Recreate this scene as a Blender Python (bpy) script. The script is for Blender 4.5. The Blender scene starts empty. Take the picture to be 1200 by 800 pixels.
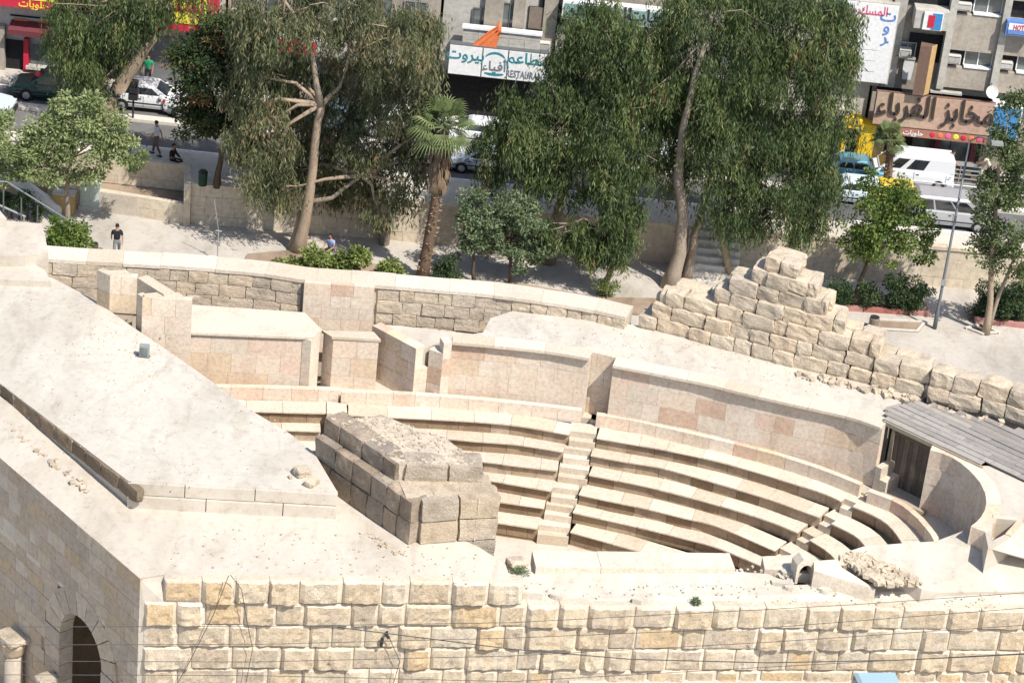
import bpy, bmesh, math, random
import numpy as np
from mathutils import Vector, Matrix, noise
rnd = random.Random(7)
nr = np.random.RandomState(11)
SC = bpy.context.scene
COL = SC.collection

# ------------------------------------------------------------------ camera
CF, CP, CR, CH = 3000.0, math.radians(27), math.radians(6), 50.0
_f = np.array([0, math.cos(CP), -math.sin(CP)]); _r0 = np.array([1., 0, 0]); _u0 = np.cross(_r0, _f)
_r = _r0*math.cos(CR) + _u0*math.sin(CR); _u = -_r0*math.sin(CR) + _u0*math.cos(CR)
_C = np.array([0, 0, CH])
cam = bpy.data.cameras.new('camera'); camo = bpy.data.objects.new('camera', cam); COL.objects.link(camo)
cam.sensor_width = 36; cam.lens = CF/1200*36; cam.clip_end = 2000; cam.clip_start = 1
camo.matrix_world = Matrix(((_r[0], _u[0], -_f[0], 0), (_r[1], _u[1], -_f[1], 0), (_r[2], _u[2], -_f[2], CH), (0, 0, 0, 1)))
SC.camera = camo

# ------------------------------------------------------------------ sky, sun, exposure
SUN = Vector((0.42, -0.42, 0.80)).normalized()
w = bpy.data.worlds.new('World'); SC.world = w; w.use_nodes = True
nt = w.node_tree; bg = nt.nodes['Background']
sk = nt.nodes.new('ShaderNodeTexSky'); sk.sky_type = 'NISHITA'; sk.sun_disc = False
sk.sun_elevation = math.asin(SUN.z); sk.sun_rotation = math.atan2(SUN.x, SUN.y); sk.dust_density = 2.0; sk.altitude = 800
nt.links.new(sk.outputs[0], bg.inputs[0]); bg.inputs[1].default_value = 0.14
sl = bpy.data.lights.new('sun', 'SUN'); sl.energy = 4.6; sl.angle = math.radians(0.55); sl.color = (1, .955, .89)
so = bpy.data.objects.new('sun', sl); COL.objects.link(so); so.rotation_euler = SUN.to_track_quat('Z', 'Y').to_euler()
SC.view_settings.view_transform = 'Standard'; SC.view_settings.look = 'None'; SC.view_settings.gamma = 1
SC.view_settings.exposure = 0.44
SC.view_settings.use_curve_mapping = False

# ------------------------------------------------------------------ survey helpers: photo sight line -> point of the place
def ray(px, py): return _f + _r*(px-600)/CF + _u*(400-py)/CF
def P(px, py, z):
    d = ray(px, py); return _C + d*((z-CH)/d[2])
def Q(px, py, Y):
    d = ray(px, py); return _C + d*(Y/d[1])
def V(a): return Vector((float(a[0]), float(a[1]), float(a[2])))

# ------------------------------------------------------------------ materials
def newmat(name):
    m = bpy.data.materials.new(name); m.use_nodes = True
    return m, m.node_tree, m.node_tree.nodes['Principled BSDF']
def N(t, ty, **k):
    n = t.nodes.new(ty)
    for a, b in k.items(): setattr(n, a, b)
    return n
def ramp(t, stops, interp='LINEAR'):
    r = N(t, 'ShaderNodeValToRGB'); e = r.color_ramp; e.interpolation = interp
    while len(e.elements) > 1: e.elements.remove(e.elements[0])
    e.elements[0].position = stops[0][0]; e.elements[0].color = (*stops[0][1], 1)
    for p, c in stops[1:]:
        x = e.elements.new(p); x.color = (*c, 1)
    return r
def noise_n(t, scale, detail=6, rough=.6, vec=None, dist=0):
    n = N(t, 'ShaderNodeTexNoise'); n.inputs['Scale'].default_value = scale; n.inputs['Detail'].default_value = detail
    n.inputs['Roughness'].default_value = rough; n.inputs['Distortion'].default_value = dist
    if vec is not None: t.links.new(vec, n.inputs['Vector'])
    return n
def mixc(t, fac, a, b, mode='MIX'):
    m = N(t, 'ShaderNodeMix', data_type='RGBA', blend_type=mode)
    for s, v in ((0, fac), (6, a), (7, b)):
        if hasattr(v, 'is_output'): t.links.new(v, m.inputs[s])
        elif s == 0: m.inputs[s].default_value = v
        else: m.inputs[s].default_value = (*v, 1)
    return m.outputs[2]
def pos(t):
    return N(t, 'ShaderNodeNewGeometry').outputs['Position']
def bump(t, h, s, d, b):
    n = N(t, 'ShaderNodeBump'); n.inputs['Strength'].default_value = s; n.inputs['Distance'].default_value = d
    t.links.new(h, n.inputs['Height']); t.links.new(n.outputs[0], b.inputs['Normal'])
def stone(name, pal, stain=(.2, .14, .09), samt=.5, sc=3.0, bs=.4, bd=.03, streak=False, lo=.5, hi=.72, cloud=None):
    m, t, b = newmat(name)
    oi = N(t, 'ShaderNodeObjectInfo')
    rp = ramp(t, [(i/(len(pal)), c) for i, c in enumerate(pal)], 'CONSTANT'); t.links.new(oi.outputs['Random'], rp.inputs[0])
    p = pos(t)
    mp = N(t, 'ShaderNodeMapping'); t.links.new(p, mp.inputs[0])
    if streak: mp.inputs['Scale'].default_value = (1, 1, .22)
    n1 = noise_n(t, sc*.5, 8, .65, mp.outputs[0]); n2 = noise_n(t, sc*5, 8, .7, p)
    r1 = ramp(t, [(lo, (0, 0, 0)), (hi, (1, 1, 1))]); t.links.new(n1.outputs[0], r1.inputs[0])
    ml = N(t, 'ShaderNodeMath', operation='MULTIPLY'); t.links.new(r1.outputs[0], ml.inputs[0]); ml.inputs[1].default_value = samt
    base = rp.outputs[0]
    if cloud:
        nc = noise_n(t, 1.1, 5, .6, p, .6); rc_ = ramp(t, [(.42, (0, 0, 0)), (.62, (cloud[1],)*3)]); t.links.new(nc.outputs[0], rc_.inputs[0]); base = mixc(t, rc_.outputs[0], base, cloud[0])
    c = mixc(t, ml.outputs[0], base, stain)
    r2 = ramp(t, [(.3, (.74, .72, .7)), (.55, (1, 1, 1)), (.75, (1.12, 1.1, 1.06))]); t.links.new(n2.outputs[0], r2.inputs[0])
    c = mixc(t, 1.0, c, r2.outputs[0], 'MULTIPLY')
    t.links.new(c, b.inputs['Base Color']); b.inputs['Roughness'].default_value = .92; b.inputs['Specular IOR Level'].default_value = .15
    n3 = noise_n(t, sc*4, 10, .72, p); bump(t, n3.outputs[0], bs, bd, b)
    return m
def plain(name, col, rough=.6, metal=0, spec=.3, var=.12, sc=6):
    m, t, b = newmat(name)
    n = noise_n(t, sc, 5, .6, pos(t)); r = ramp(t, [(.3, tuple(c*(1-var) for c in col)), (.7, tuple(min(1, c*(1+var)) for c in col))])
    t.links.new(n.outputs[0], r.inputs[0]); t.links.new(r.outputs[0], b.inputs['Base Color'])
    b.inputs['Roughness'].default_value = rough; b.inputs['Metallic'].default_value = metal; b.inputs['Specular IOR Level'].default_value = spec
    return m
CREAM, PINK, OCH, GRY, WHT = (.62, .53, .41), (.60, .47, .37), (.60, .49, .34), (.56, .51, .43), (.67, .60, .49)
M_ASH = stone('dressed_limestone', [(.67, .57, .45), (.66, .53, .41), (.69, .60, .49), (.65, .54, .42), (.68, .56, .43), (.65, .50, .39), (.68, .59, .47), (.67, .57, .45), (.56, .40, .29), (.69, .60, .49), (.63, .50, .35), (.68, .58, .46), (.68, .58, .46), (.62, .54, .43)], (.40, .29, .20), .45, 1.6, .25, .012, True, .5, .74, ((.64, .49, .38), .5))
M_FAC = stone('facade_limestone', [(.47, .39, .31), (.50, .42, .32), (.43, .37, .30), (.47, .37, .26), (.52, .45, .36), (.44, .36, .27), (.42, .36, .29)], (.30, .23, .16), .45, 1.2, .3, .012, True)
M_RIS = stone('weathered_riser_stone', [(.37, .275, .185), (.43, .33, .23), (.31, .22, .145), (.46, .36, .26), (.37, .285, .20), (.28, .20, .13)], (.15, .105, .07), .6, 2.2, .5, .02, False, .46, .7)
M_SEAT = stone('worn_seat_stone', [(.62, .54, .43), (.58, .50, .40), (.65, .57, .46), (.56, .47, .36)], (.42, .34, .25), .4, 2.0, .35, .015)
M_ROUGH = stone('rough_old_limestone', [(.57, .475, .36), (.61, .51, .375), (.53, .45, .34), (.60, .51, .395), (.61, .49, .355), (.56, .465, .355)], (.25, .205, .155), .55, 2.4, .9, .06, False, .48, .66)
M_RUIN = stone('weathered_block', [(.56, .47, .36), (.50, .41, .31), (.53, .43, .31), (.48, .41, .32), (.58, .48, .36), (.44, .36, .27)], (.22, .17, .12), .5, 3.0, 1.0, .07, False, .46, .66)
M_BOSS = stone('bossed_limestone', [(.52, .44, .33), (.58, .51, .40), (.53, .44, .32), (.50, .41, .29), (.46, .39, .31), (.56, .48, .37), (.50, .41, .30), (.54, .40, .24), (.45, .38, .29), (.55, .47, .35)], (.30, .24, .175), .65, 3.4, 1.0, .05, False, .5, .7, ((.62, .48, .30), .45))
M_RUIND = stone('shade_tinted_weathered_block', [(.40, .32, .24), (.34, .27, .20), (.43, .34, .25), (.31, .25, .19), (.46, .37, .28), (.36, .30, .24)], (.15, .115, .085), .6, 3.0, 1.0, .07, False, .46, .66)  # darker copy of weathered_block: shade of the left faces put into the colour
M_MARG = stone('drafted_margin_limestone', [(.58, .50, .39), (.61, .53, .42), (.58, .50, .38), (.55, .47, .36)], (.38, .31, .23), .6, 2.0, .35, .02)
M_MORT = stone('lime_mortar', [(.52, .46, .38)], (.33, .27, .2), .4, 2.5, .5, .03)
def roofmat(name, base, dark, crack=True):
    m, t, b = newmat(name)
    p = pos(t); mp = N(t, 'ShaderNodeMapping'); t.links.new(p, mp.inputs[0]); mp.inputs['Scale'].default_value = (1, .45, 1); mp.inputs['Rotation'].default_value = (0, 0, .5)
    n1 = noise_n(t, .35, 8, .62, mp.outputs[0]); r1 = ramp(t, [(.36, dark), (.52, base), (.7, tuple(min(.8, c*1.09) for c in base))]); t.links.new(n1.outputs[0], r1.inputs[0])
    n2 = noise_n(t, 3.5, 10, .75, p); r2 = ramp(t, [(.30, (.70, .66, .60)), (.42, (.96, .955, .95)), (.5, (1, 1, 1)), (1, (1.06, 1.05, 1.03))]); t.links.new(n2.outputs[0], r2.inputs[0])
    c = mixc(t, 1, r1.outputs[0], r2.outputs[0], 'MULTIPLY')
    n5 = noise_n(t, 1.1, 9, .7, mp.outputs[0], .8); r5 = ramp(t, [(.34, (.80, .78, .75)), (.5, (1, 1, 1))]); t.links.new(n5.outputs[0], r5.inputs[0]); c = mixc(t, .7, c, mixc(t, 1, c, r5.outputs[0], 'MULTIPLY'))
    if crack:
        nd = noise_n(t, 1.2, 6, .7, p); vm = N(t, 'ShaderNodeVectorMath', operation='SCALE'); vm.inputs['Scale'].default_value = 1.3
        t.links.new(nd.outputs['Color'], vm.inputs[0]); va = N(t, 'ShaderNodeVectorMath', operation='ADD'); t.links.new(p, va.inputs[0]); t.links.new(vm.outputs[0], va.inputs[1])
        vo = N(t, 'ShaderNodeTexVoronoi', feature='DISTANCE_TO_EDGE'); vo.inputs['Scale'].default_value = .28; t.links.new(va.outputs[0], vo.inputs['Vector'])
        r3 = ramp(t, [(0, (.6, .55, .48)), (.012, (1, 1, 1))]); t.links.new(vo.outputs[0], r3.inputs[0]); c = mixc(t, .3, c, mixc(t, 1, c, r3.outputs[0], 'MULTIPLY'))
    if crack:
        br = N(t, 'ShaderNodeTexBrick'); mb2 = N(t, 'ShaderNodeMapping'); t.links.new(va.outputs[0], mb2.inputs[0]); mb2.inputs['Rotation'].default_value = (0, 0, .72); mb2.inputs['Scale'].default_value = (.16, .16, .16); t.links.new(mb2.outputs[0], br.inputs['Vector'])
        br.inputs['Mortar Size'].default_value = .004; br.inputs['Color1'].default_value = (1, 1, 1, 1); br.inputs['Color2'].default_value = (.94, .93, .91, 1); br.inputs['Mortar'].default_value = (.72, .67, .6, 1); br.inputs['Brick Width'].default_value = .7; br.inputs['Row Height'].default_value = .45
        c = mixc(t, .55, c, mixc(t, 1, c, br.outputs[0], 'MULTIPLY'))
    t.links.new(c, b.inputs['Base Color']); b.inputs['Roughness'].default_value = .95; b.inputs['Specular IOR Level'].default_value = .1
    n4 = noise_n(t, 8, 8, .7, p); bump(t, n4.outputs[0], .35, .03, b)
    return m
M_ROOF = roofmat('lime_screed_roof', (.53, .487, .415), (.47, .425, .36))
M_SAND = roofmat('sandy_screed', (.53, .475, .395), (.455, .40, .325), False)
M_EARTH = roofmat('dry_earth', (.33, .25, .18), (.20, .15, .11), False)
M_PLAZA = roofmat('plaza_paving', (.47, .43, .375), (.38, .345, .30))
M_PAVE = roofmat('pavement_tiles', (.52, .475, .41), (.43, .39, .335), False)
M_ROAD = roofmat('asphalt', (.15, .148, .145), (.105, .104, .102), False)
M_RET = stone('retaining_limestone', [(.58, .50, .385), (.60, .52, .40), (.56, .48, .37), (.59, .51, .39)], (.36, .29, .21), .5, .9, .25, .012, True)
M_RED = plain('red_kerb_paint', (.33, .125, .10), .8, var=.3)
M_KERB = plain('kerb_stone', (.54, .50, .43), .9)
M_WOOD = stone('grey_weathered_wood', [(.30, .275, .25), (.34, .31, .28), (.26, .24, .22), (.36, .33, .29), (.29, .26, .23)], (.14, .12, .10), .5, 6, .5, .01)
M_DOOR = stone('dark_old_wood', [(.17, .14, .105), (.20, .165, .12), (.14, .115, .09)], (.07, .055, .04), .5, 4, .5, .01)
M_BEAM = plain('pale_beam', (.36, .30, .22), .8)
M_CONC = stone('stained_concrete', [(.37, .33, .27), (.40, .355, .295)], (.17, .145, .12), .7, .9, .3, .02, True, .45, .72)
M_CONC2 = stone('pale_render', [(.46, .44, .39)], (.28, .26, .22), .6, .8, .3, .02, True)
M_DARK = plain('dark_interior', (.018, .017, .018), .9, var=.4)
M_METAL = plain('painted_metal', (.32, .33, .32), .5, .3)
M_POST = plain('grey_lamp_post_paint', (.15, .16, .165), .5, .4)
M_WHITE = plain('white_paint', (.72, .72, .70), .6)
M_ACBOX = plain('air_conditioner_casing', (.55, .53, .48), .6)
M_GREENSIGN = plain('green_sign_face', (.22, .34, .30), .5)
M_TEAL = plain('teal_lettering', (.03, .22, .26), .5)
M_BLACKL = plain('dark_lettering', (.05, .04, .04), .5)
M_GREYL = plain('grey_lettering', (.16, .18, .21), .5)
M_REDS = plain('red_sign', (.50, .025, .05), .5)
M_YEL = plain('yellow_paint', (.78, .50, .02), .5)
M_YELL = plain('yellow_lettering', (.72, .62, .06), .5)
M_ORANGE = plain('orange_cloth', (.62, .17, .06), .9)
M_BROWNS = stone('marbled_brown_sign', [(.46, .31, .235)], (.40, .38, .24), .8, .9, .1, .005)
M_BLUE = plain('blue_sign', (.05, .22, .46), .5)
M_PINKL = plain('pink_lettering', (.62, .10, .20), .5)
M_BLUEL = plain('blue_lettering', (.12, .22, .50), .5)
M_MAROON = plain('maroon_awning', (.14, .035, .04), .8)
M_TAN = plain('tan_panel', (.42, .28, .12), .6)
M_BROWNP = plain('brown_panel', (.16, .10, .075), .5)
M_FRUIT = stone('fruit_print_strip', [(.34, .16, .12)], (.45, .30, .12), .9, 3, .1, .005)
M_CURT = plain('white_cloth', (.62, .62, .60), .9)
M_SHUT = plain('rolled_shutter', (.20, .21, .23), .5, .4)
M_BROWNSH = plain('brown_shutter', (.20, .16, .125), .8)
def glassm(name, col, rough=.08):
    m, t, b = newmat(name)
    n = noise_n(t, 1.2, 3, .5, pos(t)); r = ramp(t, [(.35, tuple(c*.6 for c in col)), (.65, tuple(min(1, c*1.5) for c in col))])
    t.links.new(n.outputs[0], r.inputs[0]); t.links.new(r.outputs[0], b.inputs['Base Color']); b.inputs['Roughness'].default_value = rough; b.inputs['Specular IOR Level'].default_value = .9
    return m
M_GLASS = glassm('window_glass', (.10, .115, .11))
M_CGLASS = glassm('car_glass', (.03, .036, .042), .04)
M_RUB = plain('tyre_rubber', (.02, .02, .02), .85)
M_RIM = plain('wheel_rim', (.50, .50, .50), .35, .6)
M_LAMP = plain('headlamp_lens', (.65, .66, .66), .1, spec=.8)
M_TAILL = plain('tail_lamp_lens', (.30, .02, .02), .2)
M_BLKP = plain('black_trim', (.025, .025, .027), .6)
_paint = {}
def paint(name, col, metal=.0):
    if name not in _paint:
        m, t, b = newmat(name); b.inputs['Base Color'].default_value = (*col, 1); b.inputs['Roughness'].default_value = .28; b.inputs['Metallic'].default_value = metal
        b.inputs['Coat Weight'].default_value = .6; b.inputs['Coat Roughness'].default_value = .08
        n = noise_n(t, 2.0, 6, .6, pos(t)); r = ramp(t, [(.3, (.32,)*3), (.7, (.5,)*3)]); t.links.new(n.outputs[0], r.inputs[0]); t.links.new(r.outputs[0], b.inputs['Roughness'])
        _paint[name] = m
    return _paint[name]
def leafmat(name, stops, trans=.25):
    m, t, b = newmat(name)
    a = N(t, 'ShaderNodeAttribute', attribute_name='tone'); r = ramp(t, stops); t.links.new(a.outputs['Fac'], r.inputs[0])
    t.links.new(r.outputs[0], b.inputs['Base Color']); b.inputs['Roughness'].default_value = .55; b.inputs['Specular IOR Level'].default_value = .25
    tr = N(t, 'ShaderNodeBsdfTranslucent'); t.links.new(r.outputs[0], tr.inputs['Color'])
    mx = N(t, 'ShaderNodeMixShader'); mx.inputs[0].default_value = trans
    t.links.new(b.outputs[0], mx.inputs[1]); t.links.new(tr.outputs[0], mx.inputs[2]); t.links.new(mx.outputs[0], t.nodes['Material Output'].inputs[0])
    return m
L_EUC = leafmat('eucalyptus_leaf', [(0, (.055, .085, .035)), (.4, (.10, .14, .05)), (.68, (.16, .20, .07)), (.86, (.23, .25, .10)), (.93, (.26, .18, .09)), (1, (.26, .13, .08))], .3)
L_EUC2 = leafmat('greyish_eucalyptus_leaf', [(0, (.075, .09, .045)), (.35, (.13, .15, .07)), (.6, (.20, .205, .10)), (.8, (.28, .25, .13)), (.9, (.30, .19, .12)), (1, (.30, .15, .10))], .3)
L_ORANGE = leafmat('flowering_leaf', [(0, (.03, .05, .02)), (.6, (.06, .09, .03)), (.86, (.10, .13, .04)), (.93, (.28, .13, .06)), (1, (.42, .17, .09))])
L_PALE = leafmat('pale_feathery_leaf', [(0, (.14, .18, .07)), (.5, (.25, .30, .12)), (1, (.36, .40, .19))])
L_OLIVE = leafmat('grey_green_leaf', [(0, (.09, .13, .06)), (.5, (.15, .20, .10)), (1, (.24, .29, .16))])
L_BRIGHT = leafmat('bright_green_leaf', [(0, (.06, .105, .02)), (.5, (.12, .18, .04)), (1, (.22, .28, .07))])
L_HEDGE = leafmat('hedge_leaf', [(0, (.03, .055, .022)), (.6, (.055, .09, .035)), (1, (.10, .14, .06))])
L_POPLAR = leafmat('poplar_leaf', [(0, (.055, .085, .03)), (.5, (.11, .145, .05)), (1, (.21, .25, .12))])
L_YBUSH = leafmat('yellow_green_leaf', [(0, (.10, .14, .035)), (.5, (.20, .25, .07)), (1, (.34, .38, .13))])
L_PALM = leafmat('palm_frond', [(0, (.06, .09, .03)), (.5, (.12, .16, .055)), (1, (.22, .26, .11))])
L_DRYP = leafmat('dry_frond', [(0, (.13, .085, .05)), (1, (.28, .20, .13))], .1)
M_BARK = stone('pale_bark', [(.36, .28, .20), (.33, .27, .21)], (.15, .105, .07), .6, 2.5, .7, .04, True)
M_DBARK = stone('dark_bark', [(.11, .085, .06)], (.06, .045, .035), .5, 3, .8, .04, True)
M_PBARK = stone('palm_bark', [(.16, .11, .075)], (.09, .055, .04), .6, 4, .9, .05)
M_SKIN = plain('skin', (.36, .20, .13), .6)
M_HAIR = plain('black_hair', (.015, .012, .01), .7)
def cloth(name, c): return plain(name, c, .9, var=.1)

# ------------------------------------------------------------------ object helpers
def tag(o, label=None, cat=None, group=None, kind=None):
    if label: o['label'] = label
    if cat: o['category'] = cat
    if group: o['group'] = group
    if kind: o['kind'] = kind
    return o
def thing(name, loc, label, cat, group=None, rz=0):
    o = bpy.data.objects.new(name, None); COL.objects.link(o); o.location = loc; o.rotation_euler = (0, 0, rz); o.empty_display_size = .2
    return tag(o, label, cat, group)
def root_of(p):
    off = Vector((0, 0, 0))
    while p is not None: off = off + p.location; p = p.parent
    return off
def link(name, me, m, parent=None, world=True):
    o = bpy.data.objects.new(name, me); COL.objects.link(o)
    if m is not None and not me.materials: me.materials.append(m)
    if parent is not None:
        o.parent = parent
        if world: o.location = -root_of(parent)
    return o
def mesh(verts, faces, smooth=False, fix=True):
    me = bpy.data.meshes.new('m'); me.from_pydata([tuple(map(float, v)) for v in verts], [], faces)
    if fix:
        bm = bmesh.new(); bm.from_mesh(me); bmesh.ops.recalc_face_normals(bm, faces=bm.faces); bm.to_mesh(me); bm.free()
    if smooth: me.polygons.foreach_set('use_smooth', [True]*len(me.polygons))
    me.update(); return me
class MB:
    def __init__(s): s.v = []; s.f = []
    def add(s, vs, fs):
        n = len(s.v); s.v += [tuple(map(float, v)) for v in vs]; s.f += [tuple(i+n for i in f) for f in fs]; return s
    def box(s, a, b):
        x0, y0, z0 = a; x1, y1, z1 = b
        return s.add([(x0,y0,z0),(x1,y0,z0),(x1,y1,z0),(x0,y1,z0),(x0,y0,z1),(x1,y0,z1),(x1,y1,z1),(x0,y1,z1)],
                     [(0,3,2,1),(4,5,6,7),(0,1,5,4),(1,2,6,5),(2,3,7,6),(3,0,4,7)])
    def hexa(s, v8): return s.add(v8, [(0,3,2,1),(4,5,6,7),(0,1,5,4),(1,2,6,5),(2,3,7,6),(3,0,4,7)])
    def prism(s, xy, z0, z1):
        n = len(xy); zt = z1 if hasattr(z1, '__len__') else [z1]*n; zb = z0 if hasattr(z0, '__len__') else [z0]*n
        return s.add([(p[0], p[1], zb[i]) for i, p in enumerate(xy)] + [(p[0], p[1], zt[i]) for i, p in enumerate(xy)],
                     [tuple(range(n))[::-1], tuple(range(n, 2*n))] + [(i, (i+1) % n, n+(i+1) % n, n+i) for i in range(n)])
    def tube(s, pts, rads, k=7, cap=True):
        pts = [Vector(p) for p in pts]; n = len(pts); rings = []
        up = Vector((.13, .07, 1)).normalized()
        for i, p in enumerate(pts):
            d = (pts[min(i+1, n-1)] - pts[max(i-1, 0)]).normalized()
            a = d.cross(up if abs(d.dot(up)) < .95 else Vector((1, 0, 0))).normalized(); b = d.cross(a)
            r = rads[i] if hasattr(rads, '__len__') else rads
            rings.append([p + a*(r*math.cos(2*math.pi*j/k)) + b*(r*math.sin(2*math.pi*j/k)) for j in range(k)])
        fs = [(i*k+j, i*k+(j+1) % k, (i+1)*k+(j+1) % k, (i+1)*k+j) for i in range(n-1) for j in range(k)]
        if cap: fs += [tuple(range(k)), tuple(range((n-1)*k, n*k))[::-1]]
        return s.add([q for r in rings for q in r], fs)
    def build(s, name, m, parent=None, world=True, smooth=False):
        return link(name, mesh(s.v, s.f, smooth), m, parent, world)
class PL:
    """plan polyline with arc length; offsets to its left are positive (away from the viewer)"""
    def __init__(s, pts, smooth=True, n=6):
        pts = [np.array(p[:2], float) for p in pts]
        if smooth and len(pts) > 2:
            q = [2*pts[0]-pts[1]] + pts + [2*pts[-1]-pts[-2]]; out = []
            for i in range(1, len(q)-2):
                for j in range(n):
                    t = j/n; a, b, c, d = q[i-1:i+3]
                    out.append(.5*((2*b) + (c-a)*t + (2*a-5*b+4*c-d)*t*t + (3*b-a-3*c+d)*t**3))
            out.append(pts[-1]); pts = out
        s.p = np.array(pts); d = np.diff(s.p, axis=0); s.s = np.concatenate([[0], np.cumsum(np.hypot(d[:, 0], d[:, 1]))]); s.L = s.s[-1]
        nn = np.array([[-v[1], v[0]] for v in d]); nn /= np.linalg.norm(nn, axis=1)[:, None]
        vn = np.vstack([nn[:1], nn[:-1]+nn[1:], nn[-1:]]); s.n = vn/np.linalg.norm(vn, axis=1)[:, None]
    def at(s, t, o=0):
        if t < 0 or t > s.L:
            i = 0 if t < 0 else -1; e = s.n[i]; tg = np.array([e[1], -e[0]]); return s.p[i] + tg*(t - (0 if t < 0 else s.L)) + e*o
        x = np.array([np.interp(t, s.s, s.p[:, 0]), np.interp(t, s.s, s.p[:, 1])]); e = np.array([np.interp(t, s.s, s.n[:, 0]), np.interp(t, s.s, s.n[:, 1])])
        return x + e/np.linalg.norm(e)*o
    def line(s, o=0, step=.5):
        k = max(2, int(s.L/step)+1); return [s.at(t, o) for t in np.linspace(0, s.L, k)]
def PX(l, z, smooth=True): return PL([P(a, b, z) for a, b in l], smooth)
def block(mb, pl, s0, s1, o0, o1, z0, z1, step=.6):
    k = max(2, int((s1-s0)/step)+2) if len(pl.p) > 2 else 2
    vs = []; fs = []
    for t in np.linspace(s0, s1, k):
        a = pl.at(t, o0); b = pl.at(t, o1); vs += [(*a, z0), (*b, z0), (*b, z1), (*a, z1)]
    for i in range(k-1):
        for j in range(4): fs.append((4*i+j, 4*i+(j+1) % 4, 4*i+4+(j+1) % 4, 4*i+4+j))
    fs += [(0, 1, 2, 3), (4*k-4, 4*k-3, 4*k-2, 4*k-1)]
    return mb.add(vs, fs)
def clad(root, pl, z0, z1, nc, lr, o0, o1, m, name='stone', gap=.009, jit=.012, s0=0, s1=None, chip=True, skip=None):
    s1 = pl.L if s1 is None else s1; h = (z1-z0)/nc
    for c in range(nc):
        t = s0 - (rnd.uniform(0, lr[0]) if c % 2 else 0); first = True
        while t < s1 - .05:
            l = rnd.uniform(*lr); e = min(t+l, s1)
            if s1 - e < lr[0]*.5: e = s1
            a = max(t, s0)
            if e - a > .12 and not (skip and skip((a+e)/2, z0+h*(c+.5), (e-a)/2)):
                mb = MB(); j = rnd.uniform(-jit, jit)
                block(mb, pl, a+gap*.5, e-gap*.5, o0+j, o1, z0+h*c+gap*.5, z0+h*(c+1)-gap*.5)
                mb.build(name, m, root)
            t = e
# rough stone variants sharing meshes
def stone_variants(n, seed, sub=2, amp=.11, rnd_=True):
    out = []; R = random.Random(seed)
    for k in range(n):
        bm = bmesh.new(); bmesh.ops.create_cube(bm, size=1)
        bmesh.ops.subdivide_edges(bm, edges=bm.edges[:], cuts=sub-0, use_grid_fill=True)
        off = Vector((R.uniform(0, 99), R.uniform(0, 99), R.uniform(0, 99)))
        for v in bm.verts:
            c = v.co.copy(); m = sorted([abs(c.x), abs(c.y), abs(c.z)])
            rr = 1 - ((.06 if m[1] > .49 else 0) + (.04 if m[0] > .49 else 0))*(1 if rnd_ else .3)
            d = noise.noise_vector(c*2.3+off)*amp
            v.co = c*rr + d*(.7)
        me = bpy.data.meshes.new('m'); bm.to_mesh(me); bm.free()
        out.append(me)
    return out
SV = {}
def put_stone(m, root, x, y, z, l, d, h, rz, name='stone', key='r', tilt=.03):
    k = (key, m.name)
    if k not in SV:
        SV[k] = stone_variants(12, len(SV)+3, 3, .11 if key == 'r' else .06, rnd_=key != 'c')
        for me in SV[k]: me.materials.append(m)
    o = link(name, rnd.choice(SV[k]), None, root)
    o.location = Vector((x, y, z)) - root_of(root)
    o.scale = (l, d, h); o.rotation_euler = (rnd.uniform(-tilt, tilt)+ (math.pi if rnd.random() < .5 else 0), rnd.uniform(-tilt, tilt), rz)
    return o
def wall_stones(root, pl, z0, h, s0, s1, lr, m, o=.0, depth=.55, bulge=.06, key='r', hv=.04):
    t = s0
    while t < s1-.1:
        l = rnd.uniform(*lr); e = min(t+l, s1)
        if s1-e < lr[0]*.45: e = s1
        mid = pl.at((t+e)/2, o+depth/2+rnd.uniform(-bulge, bulge)); a = pl.at(t); b = pl.at(e); rz = math.atan2(b[1]-a[1], b[0]-a[0])
        hh = h*rnd.uniform(1-hv, 1+hv)
        k_ = 1.02 if key == 'r' else (.968 if m.name != M_ROUGH.name else .99); put_stone(m, root, mid[0], mid[1], z0+h/2, (e-t)*k_, depth, hh*(1.04 if key == 'r' else .955), rz, key=key)
        t = e
def sheet(name, px, z, m, kind='structure', z0=None):
    pts = [P(a, b, zz) for (a, b), zz in zip(px, z if hasattr(z, '__len__') else [z]*len(px))]
    o = MB().add(pts, [tuple(range(len(pts)))]).build(name, m)
    return tag(o, kind=kind)

# ------------------------------------------------------------------ ground, plaza, street
def flat(name, x0, x1, y0, y1, z, m, th=None):
    mb = MB()
    if th: mb.box((x0, y0, z-th), (x1, y1, z))
    else: mb.add([(x0, y0, z), (x1, y0, z), (x1, y1, z), (x0, y1, z)], [(0, 1, 2, 3)])
    return tag(mb.build(name, m), kind='structure')
flat('ground', -600, 600, -400, 900, -3.05, M_EARTH)
flat('lower_street', -90, 90, 20, 79, -3.0, M_PAVE)
tag(MB().prism([(3, 70.0), (25, 74.9), (90, 74.9), (90, 30), (3, 30)], -3.0, 2.6).build('south_lane', M_PAVE), kind='structure')
flat('plaza', -90, 90, 79, 109.5, 0.0, M_PLAZA, 3.01)
Yr = lambda x: 106.6 + (x+15.3)*.05           # line of the retaining wall face
mb = MB(); xs = np.linspace(-15.6, 40, 20)
mb.prism([(x, Yr(x)+.32) for x in xs] + [(90, Yr(40)+.32), (90, 110), (-60, 110), (-60, 108.65), (-15.6, 108.65)], .02, 2.0)
tag(mb.build('upper_pavement', M_PAVE), kind='structure')
flat('street', -90, 90, 110.25, 116.5, 1.87, M_ROAD, 1.0)
tag(MB().box((-90, 110.02, 1.4), (90, 110.24, 2.0)).build('kerb', M_KERB), kind='structure')
flat('far_pavement', -90, 90, 116.52, 122, 2.0, M_PAVE, 1.0)
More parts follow.
